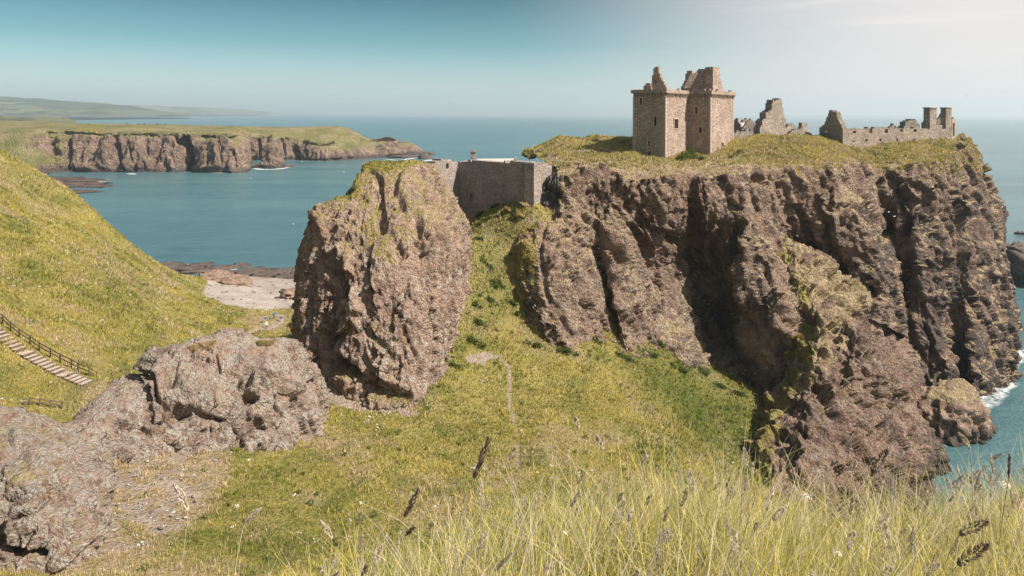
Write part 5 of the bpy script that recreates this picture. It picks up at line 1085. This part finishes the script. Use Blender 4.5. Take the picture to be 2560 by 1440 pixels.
# ------------------------------------------------------------------ grass tufts over the slopes (uncountable: stuff)
def tri_area_sample(V, Fc, wgt, n):
    a, b, c, d = (V[Fc[:, k]] for k in range(4)); ar = 0.5*np.linalg.norm(np.cross(c-a, d-b), axis=1)*wgt; cum = np.cumsum(ar); i = np.searchsorted(cum, RNG.random(n)*cum[-1]); i = np.minimum(i, len(Fc)-1)
    s, t = RNG.random(n)[:, None], RNG.random(n)[:, None]
    return (a[i]*(1-s)+b[i]*s)*(1-t)+(d[i]*(1-s)+c[i]*s)*t, i
PAL = {'g': np.array([(0.375, 0.320, 0.074), (0.485, 0.405, 0.115), (0.220, 0.228, 0.048), (0.435, 0.365, 0.088)]), 's': np.array([(0.50, 0.39, 0.235), (0.58, 0.465, 0.31), (0.42, 0.31, 0.175)])}
def tufts(name, pos, straw, hmin, hmax, nb, wid, lush_shade=None, label=None):
    n = len(pos); hgt = hmin+(hmax-hmin)*RNG.random(n)**1.6; hgt *= (0.75+0.6*sstep(-0.3, 0.5, fbm(pos/2.6+3, 2)))
    hgt *= np.clip(0.35+pos[:, 1]/140.0, 0.5, 1.1); nz = 0.7*fbm(pos/3.7+50, 3)+0.9*fbm(pos/17.0+30, 2); ci = np.clip(((nz+0.5)*3+RNG.normal(size=n)*0.8), 0, 3.99).astype(int); gcol = PAL['g'][np.array([2, 0, 3, 1])[ci]]; scol = PAL['s'][RNG.integers(0, 3, n)]
    isS = RNG.random(n) < np.clip(straw*0.95, 0, 1); gcol = gcol if lush_shade is None else np.where((RNG.random(n) < lush_shade)[:, None], np.array([(0.115, 0.150, 0.030), (0.165, 0.195, 0.040)])[RNG.integers(0, 2, n)], gcol); col = np.where(isS[:, None], scol, gcol)*(0.8+0.4*RNG.random(n))[:, None]  # tufts darken likewise where the valley shadow is painted in
    V = []; C = []
    for k in range(nb):
        az = RNG.random(n)*6.283; ln = 0.15+0.55*RNG.random(n); dirx, diry = np.cos(az), np.sin(az); w_ = wid*(0.6+0.8*RNG.random(n))*np.clip(pos[:, 1]/95.0, 0.35, 1.3)
        base = pos+np.column_stack([dirx, diry, np.zeros(n)])*(0.10*RNG.random(n))[:, None]; sd = np.column_stack([-diry, dirx, np.zeros(n)])*w_[:, None]
        tip = base+np.column_stack([dirx*ln*hgt+0.10*hgt, diry*ln*hgt, hgt*(0.7+0.3*RNG.random(n))]); base[:, 2] -= 0.06
        V.append(np.stack([base-sd, base+sd, tip], 1)); c = col*(0.85+0.3*RNG.random(n))[:, None]; C.append(np.repeat(c[:, None], 3, 1))
    V = np.concatenate(V).reshape(-1, 3); C = np.concatenate(C).reshape(-1, 3); Fc = np.arange(len(V)).reshape(-1, 3)
    o = mesh_np(name, V, Fc, M_TUFT, False, {'col': np.column_stack([C, np.ones(len(C))])}); tag(o, label, 'grass', kind='stuff'); return o
tpx, tpy = PX(TV); fq = TERR_F = fcs; fc0 = TV[fq].mean(1); fpx, fpy = tpx[fq].mean(1), tpy[fq].mean(1)
near_p = np.zeros(len(fc0), bool)
for o_ in PEOPLE: near_p |= np.hypot(fc0[:, 0]-o_.location.x, (fc0[:, 1]-o_.location.y)*0.35) < 0.8
vis = ~near_p & (fc0[:, 1] > 24) & (fpx > -220) & (fpx < 2700) & (fpy < 1540) & (fpy > 300) & (fc0[:, 2] > 1.5) & (T_MUD[fq].mean(1) < 0.35) & ~((fc0[:, 0] > 5) & (fc0[:, 1] > 140))
wg = vis*np.clip(80.0/np.maximum(fc0[:, 1], 10), 0.3, 2.0)**1.6
pos, fi = tri_area_sample(TV, fq, wg, 215000)
tufts('meadow_grass', pos, T_STRAW[fq].mean(1)[fi], 0.18, 0.62, 3, 0.055, T_LUSH_SHADE[fq].mean(1)[fi], label='yellow-green rough grass covering the valley and the hillsides')
# taller uneven clumps, weeds at the cliff foot
tc = vis*sstep(0.0, 0.45, fbm(fc0/6.0+90, 3))*(fc0[:, 1] > 48); pos2, fi2 = tri_area_sample(TV, fq, tc, 9000)
tufts('tall_grass', pos2, T_STRAW[fq].mean(1)[fi2]*0.8, 0.45, 1.0, 7, 0.04, T_LUSH_SHADE[fq].mean(1)[fi2], label='taller uneven clumps of grass scattered over the slopes')
def cap_tufts(name, V, Fc, N, G, S, n, label, hmin=0.2, hmax=0.6):
    px_, py_ = PX(V); fr = np.einsum('ij,ij->i', N, np.array((0, 0, CAMH))-V) > -8; w_ = (G*fr*(N[:, 2] > 0.2))[Fc].mean(1); w_ = np.where(w_ > 0.5, w_, 0)*np.where(S[Fc].mean(1) > 0.9, 0.22, 1.0)
    p, i = tri_area_sample(V, Fc, w_, n); return tufts(name, p, S[Fc].mean(1)[i], hmin, hmax, 3, 0.06, label=label)
cap_tufts('clifftop_grass', CV, CF, CN, CGm, CSm, 45000, 'tussocky grass on the top and ledges of the castle rock', 0.25, 0.75)
cap_tufts('spur_grass', SV, SF, SN, SGm, SSm, 16000, 'dry grass on the sloping back of the rock spur')
cap_tufts('rock_cap_grass', MV, MF, MN, MGm, MSm, 4500, 'grass cap and grassy runnel of the tall rock', 0.12, 0.3)
cap_tufts('ridge_grass', FV, FF, FN, FGm, FSm, 5000, 'dry grass along the crest of the low rock ridge', 0.12, 0.35)

# ------------------------------------------------------------------ leafy weeds, white umbels, purple vetch
def leaf_cloud(centres, radii, nleaf, lsize, cols, squash=0.7):
    V = []; C = []
    for (c, r) in zip(centres, radii):
        n = nleaf; d = RNG.normal(size=(n, 3)); d /= np.linalg.norm(d, axis=1)[:, None]; p = c+d*(r*RNG.random(n)**0.4)[:, None]*np.array((1, 1, squash)); p[:, 2] = np.maximum(p[:, 2], c[2]-r*0.35)
        a = RNG.normal(size=(n, 3)); a[:, 2] *= 0.5; a /= np.linalg.norm(a, axis=1)[:, None]; b = np.cross(a, RNG.normal(size=(n, 3))); b /= np.linalg.norm(b, axis=1)[:, None]; s_ = lsize*(0.6+0.8*RNG.random(n))[:, None]
        V.append(np.stack([p-a*s_, p+b*s_*0.45, p+a*s_, p-b*s_*0.45], 1)); cc = cols[RNG.integers(0, len(cols), n)]*(0.75+0.5*RNG.random(n))[:, None]; C.append(np.repeat(cc[:, None], 4, 1))
    V = np.concatenate(V).reshape(-1, 3); C = np.concatenate(C).reshape(-1, 3); return V, np.arange(len(V)).reshape(-1, 4), C
GREENS = np.array([(0.055, 0.085, 0.018), (0.085, 0.115, 0.025), (0.11, 0.14, 0.035)])
def cloud_obj(name, data, parent=None): V, Fc, C = data; o = mesh_np(name, V, Fc, M_TUFT, False, {'col': np.column_stack([C, np.ones(len(C))])}, None); 
def cloud(name, data): V, Fc, C = data; return mesh_np(name, V, Fc, M_TUFT, False, {'col': np.column_stack([C, np.ones(len(C))])})
wp, wi = tri_area_sample(TV, fq, vis*(fpx > 300)*(0.25+sstep(-0.1, 0.4, fbm(fc0/11.0+70, 2))), 700)
r_ = 0.22+0.35*RNG.random(len(wp)); tag(cloud('weeds', leaf_cloud(wp+np.array((0, 0, 0.12)), r_, 26, 0.13, GREENS)), 'dark green leafy weeds dotted over the grass slopes', 'weeds', kind='stuff')
gp = np.array([P(x+random.uniform(-9, 9), y+random.uniform(-7, 7), d) for x, y, d in [(1200,545,130),(1215,570,126),(1240,545,129),(1195,600,121),(1205,640,116),(1220,660,116),(1235,700,114),(1250,715,115),(1225,745,111),(1280,760,114),(1195,780,109),(1200,830,107),(1300,790,113)] for _ in range(6)]); 
gp = np.concatenate([gp, [P(x+random.uniform(-22, 22), y+random.uniform(-10, 12), d) for x, y, d in [(1330,865,108),(1480,850,112),(1560,905,112),(1640,870,118),(1700,930,115),(1620,900,115),(1750,950,118),(1800,985,116),(1840,1010,116),(1190,880,104),(1130,930,98),(1420,870,108)] for _ in range(7)]])
gp[:, 2] = ground_z(gp[:, :2])+0.25
tag(cloud('gully_weeds', leaf_cloud(gp, 0.35+0.5*RNG.random(len(gp)), 50, 0.17, GREENS)), 'thick dark weeds in the gully under the gatehouse wall', 'weeds', kind='stuff')
WH = np.array([(0.72, 0.72, 0.66), (0.80, 0.80, 0.76)]); fp, _ = tri_area_sample(TV, fq, vis*(0.2+sstep(0.0, 0.5, fbm(fc0/14.0+30, 2))), 800)
tag(cloud('white_flowers', leaf_cloud(fp+np.array((0, 0, 0.45)), 0.16+0.22*RNG.random(len(fp)), 10, 0.085, WH, 0.4)), 'white umbel flowers scattered through the grass', 'flowers', kind='stuff')
PU = np.array([(0.30, 0.16, 0.27), (0.36, 0.22, 0.33)]); vp, _ = tri_area_sample(TV, fq, vis*sstep(0.15, 0.5, fbm(fc0/12.0+55, 2)), 120)
tag(cloud('purple_flowers', leaf_cloud(vp+np.array((0, 0, 0.3)), 0.2+0.25*RNG.random(len(vp)), 12, 0.085, PU, 0.5)), 'faint purple flower spikes among the grass', 'flowers', kind='stuff')
GO = np.array([(0.62, 0.42, 0.02), (0.50, 0.36, 0.03)])
yv = [(2010,396,153),(2022,401,152),(1990,392,152),(1395,445,130),(1385,450,129)]
tag(cloud('yellow_flowers', leaf_cloud(np.array([P(*q) for q in yv]), [0.8, 0.7, 0.5, 0.5, 0.4], 40, 0.10, GO, 0.4)), 'yellow flowers in tufts along the cliff edge', 'flowers', kind='stuff')
sv_, sf_, so_ = [], [], 0; IV, IF = ICO[2]
q_ = np.where((T_MUD > 0.3) & (tpx > 200) & (tpx < 620) & (tpy > 1100) & (TV[:, 1] < 75) & (TV[:, 1] > 40))[0]
for k in RNG.choice(q_, 260):
    r = 0.05+0.16*RNG.random()**2.5; Vs = IV*np.array((1.3, 1, 0.7))*r*(1+0.35*cells(IV*1.5+k, 0.6))[:, None]+TV[k]+np.array((RNG.normal()*0.3, RNG.normal()*0.3, r*0.2)); sv_.append(Vs); sf_.append(IF+so_); so_ += len(IV)
tag(mesh_np('loose_stones', np.concatenate(sv_), np.concatenate(sf_), M_DRY, False), 'small pale stones littering the bare earth at lower left', 'stones', kind='stuff')
sv_, sf_, so_ = [], [], 0; q_ = np.where((bm_ > 0.5) & (TV[:, 2] > 0.3))[0]
for k in RNG.choice(q_, 240):
    r = 0.08+0.45*RNG.random()**3; Vs = IV*np.array((1.3, 1, 0.7))*r*(1+0.35*cells(IV*1.5+k, 0.6))[:, None]+TV[k]+np.array((RNG.normal()*0.4, RNG.normal()*0.4, r*0.2)); sv_.append(Vs); sf_.append(IF+so_); so_ += len(IV)
tag(mesh_np('beach_stones', np.concatenate(sv_), np.concatenate(sf_), simple('beach_stone', (0.22, 0.18, 0.155), 0.9, 0.4, 0.7), False), 'loose dark stones strewn over the shingle beach', 'stones', kind='stuff')
# fallen blocks and coarse grass along the feet of the rocks
FOOT = [([(200,1115),(290,1125),(365,1112),(400,1098),(490,1102),(560,1110),(635,1104),(705,1096),(765,1058),(800,1025)], 90), ([(800,935),(865,978),(935,1000),(1000,1015),(1050,980),(1110,898),(1155,862)], 60), ([(30,1400),(130,1405),(205,1405),(248,1320)], 30), ([(1310,790),(1395,848),(1455,835),(1535,842),(1575,898),(1630,865),(1705,885)], 60)]
tree_px, tree_py = PX(TV); sv_, sf_, so_ = [], [], 0; gp_ = []
okv = np.where((tree_px > 0) & (tree_px < 1900) & (TV[:, 1] > 40) & (TV[:, 1] < 125) & (tree_py > 700))[0]; opx, opy = tree_px[okv], tree_py[okv]
for line_, n_ in FOOT:
    L_ = np.array(line_, float); cs_ = np.concatenate([[0], np.cumsum(np.linalg.norm(np.diff(L_, axis=0), axis=1))])
    for i in range(n_*5):
        t_ = RNG.random()*cs_[-1]; x_ = np.interp(t_, cs_, L_[:, 0])+RNG.normal()*7; y_ = np.interp(t_, cs_, L_[:, 1])+abs(RNG.normal())*9-4
        k = okv[np.argmin((opx-x_)**2+(opy-y_)**2)]
        if i < n_:
            r = 0.08+0.5*RNG.random()**3; Vs = IV*np.array((1.25, 1.0, 0.75))*r*(1+0.45*cells(IV*1.4+k, 0.7))[:, None]+TV[k]+np.array((0, 0, r*0.15)); sv_.append(Vs); sf_.append(IF+so_); so_ += len(IV)
        else: gp_.append(TV[k]+np.array((RNG.normal()*0.4, RNG.normal()*0.4, 0)))
VS_ = np.concatenate(sv_); z_ = np.zeros(len(VS_)); tag(mesh_np('fallen_blocks', VS_, np.concatenate(sf_), M_NEAR, False, {'mask': np.column_stack([z_, z_, z_+0.7, z_+1]), 'mask2': np.column_stack([z_, z_, z_, z_+1])}), 'small fallen blocks of rock along the feet of the outcrops', 'stones', kind='stuff')
gp_ = np.array(gp_); tufts('rock_foot_grass', gp_, np.full(len(gp_), 0.45), 0.3, 0.8, 6, 0.04, label='coarse grass growing up against the feet of the rocks')
# bushes at the foot of the buildings
def bush(label, cs, rs, cols=GREENS, nl=420, ls=0.16):
    E = empty('bush', tuple(cs[0])); tag(E, label, 'bush', 'bushes on the plateau'); o = cloud('foliage', leaf_cloud(cs, rs, nl, ls, cols, 0.85)); keep_world(o, E)
    for c, r in zip(cs, rs): tube('branch', [c+np.array((0, 0, -r*0.9)), c+np.array((0.1*r, 0, -r*0.3)), c+np.array((0.25*r, 0.1*r, r*0.3))], 0.07, M_TIMBER, E, 5, 0.4)
bush('dark green bush filling the inner corner of the keep', np.array([P(1715,388,146), P(1735,392,146.5), P(1700,395,145.5), P(1755,398,146.5), P(1728,380,147.5)]), [1.2, 1.1, 0.8, 0.8, 1.0])
bush('dark green bush against the left gable of the long range', np.array([P(2045,345,175), P(2062,350,173), P(2080,360,171), P(2092,368,169.5), P(2100,374,168.5)]), [1.1, 1.3, 1.2, 0.9, 0.6])
bush('small dark bush beside the jagged tall ruin', np.array([P(1962,345,173), P(1950,344,173)]), [0.7, 0.5])
bush('low green bush on the slope right of the keep', np.array([P(1840,388,147), P(1850,380,149), P(1828,395,146)]), [0.9, 0.8, 0.7], np.array([(0.12, 0.14, 0.035), (0.17, 0.18, 0.05)]))

# ------------------------------------------------------------------ the grassy bank at our feet
def bank_z(x, y):
    yb = 3.05+0.22*x-0.5*sstep(-0.2, -2.5, x); t = (y-yb)/0.55
    return 57.22+0.12*np.minimum(x, 0.6)-0.16*sstep(0.5, 1.8, x)-0.25*np.maximum(-0.8-x, 0)-0.10*(y-2.0)-0.75*np.log1p(np.exp(np.clip(t, -30, 30)))*0.55*1.5
bx = np.linspace(-9, 9, 150); by = np.linspace(-5, 9, 130); X_, Y_ = np.meshgrid(bx, by, indexing='ij'); Z_ = bank_z(X_, Y_)
BVv = np.column_stack([X_.ravel(), Y_.ravel(), Z_.ravel()]); BVv[:, 2] += 0.06*fbm(BVv/0.5, 3); one = np.ones(len(BVv))
s = NT('bank_turf'); c_ = s.mix(s.rng(s.noise(5, 5, 0.6), 0.35, 0.65), (0.10, 0.09, 0.03), (0.24, 0.19, 0.07)); M_BANK = s.fin(c_, 0.95, 0.1, s.bump(s.noise(30, 4), 0.6, 0.03))
tag(mesh_np('grassy_bank', BVv, grid_faces(150, 130), M_BANK, True), kind='structure')
def blades(name, roots, hgt, wid, lean, col, label, seg=5, curl=None):
    n = len(roots); t = np.linspace(0, 1, seg+1); az = RNG.random(n)*6.283; side = np.column_stack([np.cos(az), np.sin(az), np.zeros(n)])
    cu = (RNG.random(n)**2*0.9 if curl is None else curl); cd = lean/np.maximum(np.linalg.norm(lean, axis=1), 1e-6)[:, None]
    V = np.empty((n, seg+1, 2, 3)); 
    for k, q in enumerate(t):
        p = roots+lean*(hgt*(q**1.6))[:, None]+np.array((0, 0, 1.0))*(hgt*(q-0.35*cu*q**3))[:, None]+cd*(hgt*cu*0.45*q**3)[:, None]; w_ = wid*(1-q**1.7)*0.5+0.0003
        V[:, k, 0] = p-side*w_[:, None]; V[:, k, 1] = p+side*w_[:, None]
    V = V.reshape(-1, 3); b = np.arange(n)[:, None]*(2*(seg+1)); f = np.concatenate([np.stack([b[:, 0]+2*k, b[:, 0]+2*k+1, b[:, 0]+2*k+3, b[:, 0]+2*k+2], 1) for k in range(seg)])
    C = np.repeat(col, 2*(seg+1), 0); o = mesh_np(name, V, f, M_BLADE, True, {'col': np.column_stack([C, np.ones(len(C))])}); tag(o, label, 'grass', kind='stuff'); return o
def bank_points(n, x0, x1, y0, y1):
    x = x0+(x1-x0)*RNG.random(n); y = y0+(y1-y0)*RNG.random(n); p = np.column_stack([x, y, bank_z(x, y)]); px_, py_ = PX(p); return p[(px_ > -150) & (px_ < 2750) & (py_ < 2300)]
BP = np.array([(0.58, 0.50, 0.12), (0.67, 0.57, 0.18), (0.44, 0.42, 0.09), (0.22, 0.25, 0.055), (0.66, 0.57, 0.36), (0.62, 0.52, 0.38)])
def bank_blades(n, hm, hs, wd, probs, name, label, region, leanx=0.10, leans=0.22, dens=None):
    p = bank_points(n, *region); m = len(p); dn = sstep(-0.45, 0.35, fbm(p*np.array((1, 1, 0))/0.55+8, 2)); k = RNG.random(m) < 0.35+0.65*dn; p = p[k]; m = len(p)
    xr = sstep(-1.6, 0.6, p[:, 0]); h_ = (hm+hs*RNG.normal(size=m)).clip(0.08, 0.8)*(0.80+0.20*xr)*(1-0.16*sstep(0.6, 1.4, p[:, 0])); lean = np.column_stack([leanx+leans*RNG.normal(size=m), 0.05+leans*0.7*RNG.normal(size=m), np.zeros(m)])
    ci = RNG.choice(len(BP), m, p=probs); col = BP[ci]*(0.8+0.4*RNG.random(m))[:, None]
    return blades(name, p, h_, wd*(0.6+0.8*RNG.random(m)), lean, col, label)
bank_blades(66000, 0.43, 0.11, 0.0044, [0.18, 0.20, 0.20, 0.18, 0.14, 0.10], 'bank_grass', 'long yellow-green grass on the bank in the foreground', (-2.6, 4.2, 1.5, 4.6))
bank_blades(19000, 0.53, 0.11, 0.0028, [0.10, 0.15, 0.05, 0.0, 0.35, 0.35], 'dry_bank_grass', 'dry bleached grass stalks mixed into the foreground bank', (-2.4, 4.2, 1.6, 4.4), 0.14, 0.28)
bank_blades(1500, 0.26, 0.06, 0.009, [0.15, 0.2, 0.3, 0.25, 0.1, 0.0], 'broad_bank_grass', 'broad green grass leaves low in the foreground bank', (-1.5, 3.6, 1.5, 3.4), 0.05, 0.3)

# seed heads: many small ones as stuff, the conspicuous ones one by one
def seed_head_mesh(L, r, n, seed, loose=0.0):
    g = np.random.default_rng(seed); V = []; Fc = []
    for k in range(n):
        t = g.random(); a = g.random()*6.283; rr = r*(math.sin(math.pi*min(1, 0.12+0.88*t))**0.7)*(0.5+0.6*g.random()); p = np.array((math.cos(a)*rr, math.sin(a)*rr, t*L)); d = np.array((math.cos(a)*(0.5+loose), math.sin(a)*(0.5+loose), 1.0)); d /= np.linalg.norm(d); l_ = 0.006+0.006*g.random(); w_ = 0.0019
        s1 = np.cross(d, (0.2, 0.4, 0.9)); s1 /= np.linalg.norm(s1); s2 = np.cross(d, s1); b = len(V); V += [p-d*l_*0.5, p+s1*w_, p+s2*w_, p-s1*w_, p-s2*w_, p+d*l_]
        Fc += [(b, b+2, b+1), (b, b+3, b+2), (b, b+4, b+3), (b, b+1, b+4), (b+5, b+1, b+2), (b+5, b+2, b+3), (b+5, b+3, b+4), (b+5, b+4, b+1)]
    return np.array(V), np.array(Fc)
M_SEEDD = simple('dark_seed_head', (0.14, 0.095, 0.075), 0.85, 0.4, 60.0); M_SEEDP = simple('pale_seed_head', (0.46, 0.38, 0.30), 0.85, 0.3, 60.0); M_STEM = simple('grass_stem', (0.34, 0.31, 0.10), 0.7, 0.25, 20.0); M_STEMD = simple('dry_stem', (0.45, 0.36, 0.22), 0.8, 0.25, 20.0); M_PETAL = simple('cream_petals', (0.56, 0.48, 0.38), 0.8, 0.2, 80.0)
HEADS = [seed_head_mesh(0.075, 0.0075, 110, 3), seed_head_mesh(0.055, 0.0055, 80, 4), seed_head_mesh(0.09, 0.012, 120, 5, 0.7)]
def align(V, p, axis):
    z = np.array(axis, float); z /= np.linalg.norm(z); x = np.cross(z, (0.1, 1.0, 0.2)); x /= np.linalg.norm(x); y = np.cross(z, x); return p+V[:, :1]*x+V[:, 1:2]*y+V[:, 2:3]*z
SV_, SF_, off = [], [], 0
pp = bank_points(1500, -1.8, 3.8, 1.9, 4.2); pp = pp[RNG.permutation(len(pp))[:420]]
for i, q in enumerate(pp):
    h_ = (0.44+0.10*RNG.normal())*(0.85+0.15*float(sstep(-1.6, 0.6, q[0]))); ax = np.array((0.25+0.35*RNG.normal(), 0.25*RNG.normal(), 0.9)); Vh, Fh = HEADS[i % 3]; top = q+np.array((0.08*RNG.normal()+0.03, 0.05*RNG.normal(), h_)); mid = (q+top)/2+np.array((-0.015, 0, 0.02)); Vt = align(Vh*np.array((0.8, 0.8, 0.6+0.5*RNG.random())), top, ax)
    SV_.append(Vt); SF_.append(Fh+off); off += len(Vt)
    for a, b in ((q, mid), (mid, top)):
        w_ = np.array((0.0009, 0, 0)); SV_.append(np.array([a-w_, a+w_, b+w_, b-w_, ])); SF_.append(np.array([(off, off+1, off+2), (off, off+2, off+3)])); off += 4
tag(mesh_np('seed_heads', np.concatenate(SV_), np.concatenate(SF_), M_SEEDP, False), 'pale fluffy grass seed heads thick in the foreground bank', 'grass', kind='stuff')
def stalk(label, tip, foot_px, d, mh, L, kind=0, width=1.0):
    """tip and lower end of the head given as photo pixels, at distance d"""
    (tx, ty), (bx_, by_) = tip; T = P(tx, ty, d); Bq = P(bx_, by_, d); foot = P(foot_px, 1440, d); foot = np.array((foot[0], d, float(bank_z(foot[0], d))-0.02))
    E = empty('grass_stalk', tuple(foot)); tag(E, label, 'grass stalk', 'tall grass stalks in the foreground')
    m1 = foot*0.45+Bq*0.55+np.array((-0.02, 0, 0.03)); tube('stem', catmull(np.array([foot, m1, Bq, T]), 14), 0.0021, M_STEM if mh is M_SEEDD else M_STEMD, E, 5, 0.6)
    Lr = np.linalg.norm(T-Bq); Vh, Fh = HEADS[kind]; Vh = Vh*np.array((width, width, Lr/Vh[:, 2].max())); o = mesh_np('seed_head', align(Vh, Bq, T-Bq), Fh, mh, False); keep_world(o, E)
for a in [('tall grass stalk with dark brown head, highest one left of centre', ((1226,1085),(1186,1192)), 1090, 2.6, M_SEEDD, 0, 0, 1.5), ('grass stalk with dark brown head left of the tallest one', ((1050,1215),(1012,1290)), 900, 2.5, M_SEEDD, 0, 0, 1.3), ('short bent grass stalk with dark pointed head low left of centre', ((1040,1314),(1014,1338)), 940, 2.4, M_SEEDD, 0, 1, 1.2),
          ('stout grass stalk with dark olive head before the spur', ((2222,1118),(2180,1180)), 2090, 2.5, M_SEEDD, 0, 2, 1.1), ('leaning grass stalk with dark head near the lower right corner', ((2475,1300),(2400,1335)), 2300, 2.3, M_SEEDD, 0, 2, 1.1), ('grass stalk with large purple-grey head in the lower right corner', ((2478,1355),(2395,1410)), 2260, 2.2, M_SEEDD, 0, 2, 1.2),
          ('grass stalk with drooping pale head over the bare ground at left', ((432,1205),(470,1275)), 420, 2.6, M_SEEDP, 0, 1, 1.3), ('grass stalk with upright grey head standing in the valley view', ((1437,1040),(1447,1070)), 1440, 2.9, M_SEEDP, 0, 1, 1.5), ('pale grass stalk with slim head in the middle of the valley view', ((1490,1085),(1508,1125)), 1520, 2.9, M_SEEDP, 0, 1, 1.4),
          ('thin grass stalk with drooping head near the right-hand water', ((2395,1080),(2425,1120)), 2480, 2.7, M_SEEDP, 0, 1, 1.0), ('tall thin dark stalk standing before the water at far right', ((2524,1130),(2522,1195)), 2500, 2.6, M_SEEDD, 0, 1, 0.7), ('pale grass stalk arching left at the bottom left of centre', ((655,1268),(610,1310)), 560, 2.3, M_SEEDP, 0, 1, 0.9),
          ('bleached grass stalk left of centre with pale head hooked over', ((800,1300),(830,1345)), 820, 2.4, M_SEEDP, 0, 1, 1.0), ('dark slim stalk cut by the bottom edge left of centre', ((918,1410),(905,1440)), 900, 2.3, M_SEEDD, 0, 1, 1.0)]: stalk(*a)
def umbel(label, c, d, r, n, foot_px):
    C_ = P(c[0], c[1], d); foot = P(foot_px, 1440, d); foot = np.array((foot[0], d, float(bank_z(foot[0], d))-0.02)); E = empty('flower', tuple(foot)); tag(E, label, 'flower', 'pale flowers in the foreground')
    tube('stem', catmull(np.array([foot, (foot+C_)/2+np.array((0.01, 0, 0.01)), C_-np.array((0, 0, 0.006))]), 12), 0.0015, M_STEM, E, 5, 0.7)
    V = []; Fc = []
    for k in range(n):
        a = RNG.random()*6.283; q = RNG.random()**0.5; p = np.array((math.cos(a)*r*q, math.sin(a)*r*q, 0.35*r*(1-q*q)+0.1*r*RNG.normal())); dd = np.array((math.cos(a)*q, math.sin(a)*q, 0.8)); t1 = np.cross(dd, RNG.normal(size=3)); t1 /= np.linalg.norm(t1); t2 = np.cross(dd, t1); t2 /= np.linalg.norm(t2); s_ = r*0.12; b = len(V); V += [C_+p-t1*s_, C_+p+t2*s_*0.7, C_+p+t1*s_, C_+p-t2*s_*0.7]; Fc.append((b, b+1, b+2, b+3))
    o = mesh_np('flower_head', np.array(V), np.array(Fc), M_PETAL, False); keep_world(o, E)
umbel('creamy round flower cluster against the water at far right', (2505, 1212), 2.5, 0.030, 90, 2470); umbel('small creamy flower bud left of the big cluster at far right', (2458, 1185), 2.6, 0.013, 40, 2440); umbel('white ragged flower in the grass right of bottom centre', (1408, 1330), 2.3, 0.016, 50, 1440); umbel('loose creamy flower head low in the grass before the spur', (2010, 1240), 2.6, 0.030, 90, 1990); umbel('flat white flower cluster on the brow right of the path', (1480, 1175), 3.0, 0.022, 26, 1500); umbel('creamy flower head low in the bottom right grass', (2090, 1380), 2.2, 0.02, 60, 2080)

# ------------------------------------------------------------------ sea haze
hb = bpy.data.meshes.new('haze'); x0, x1, y0, y1, z0, z1 = -14000, 14000, -200, 15500, -9.5, 330.0
hb.from_pydata([(x, y, z) for x in (x0, x1) for y in (y0, y1) for z in (z0, z1)], [], [(0, 1, 3, 2), (4, 6, 7, 5), (0, 4, 5, 1), (2, 3, 7, 6), (0, 2, 6, 4), (1, 5, 7, 3)])
hm = bpy.data.materials.new('sea_haze'); hm.use_nodes = True; hm.node_tree.nodes.clear(); ho = hm.node_tree.nodes.new('ShaderNodeOutputMaterial'); pv = hm.node_tree.nodes.new('ShaderNodeVolumePrincipled'); hm.node_tree.links.new(pv.outputs[0], ho.inputs['Volume'])
pv.inputs['Color'].default_value = (0.74, 0.90, 0.97, 1); pv.inputs['Density'].default_value = 0.000098; pv.inputs['Anisotropy'].default_value = 0.2
hb.materials.append(hm); ho_ = bpy.data.objects.new('haze', hb); COL.objects.link(ho_); tag(ho_, 'pale sea haze thickening towards the distant coast', 'haze', kind='stuff')
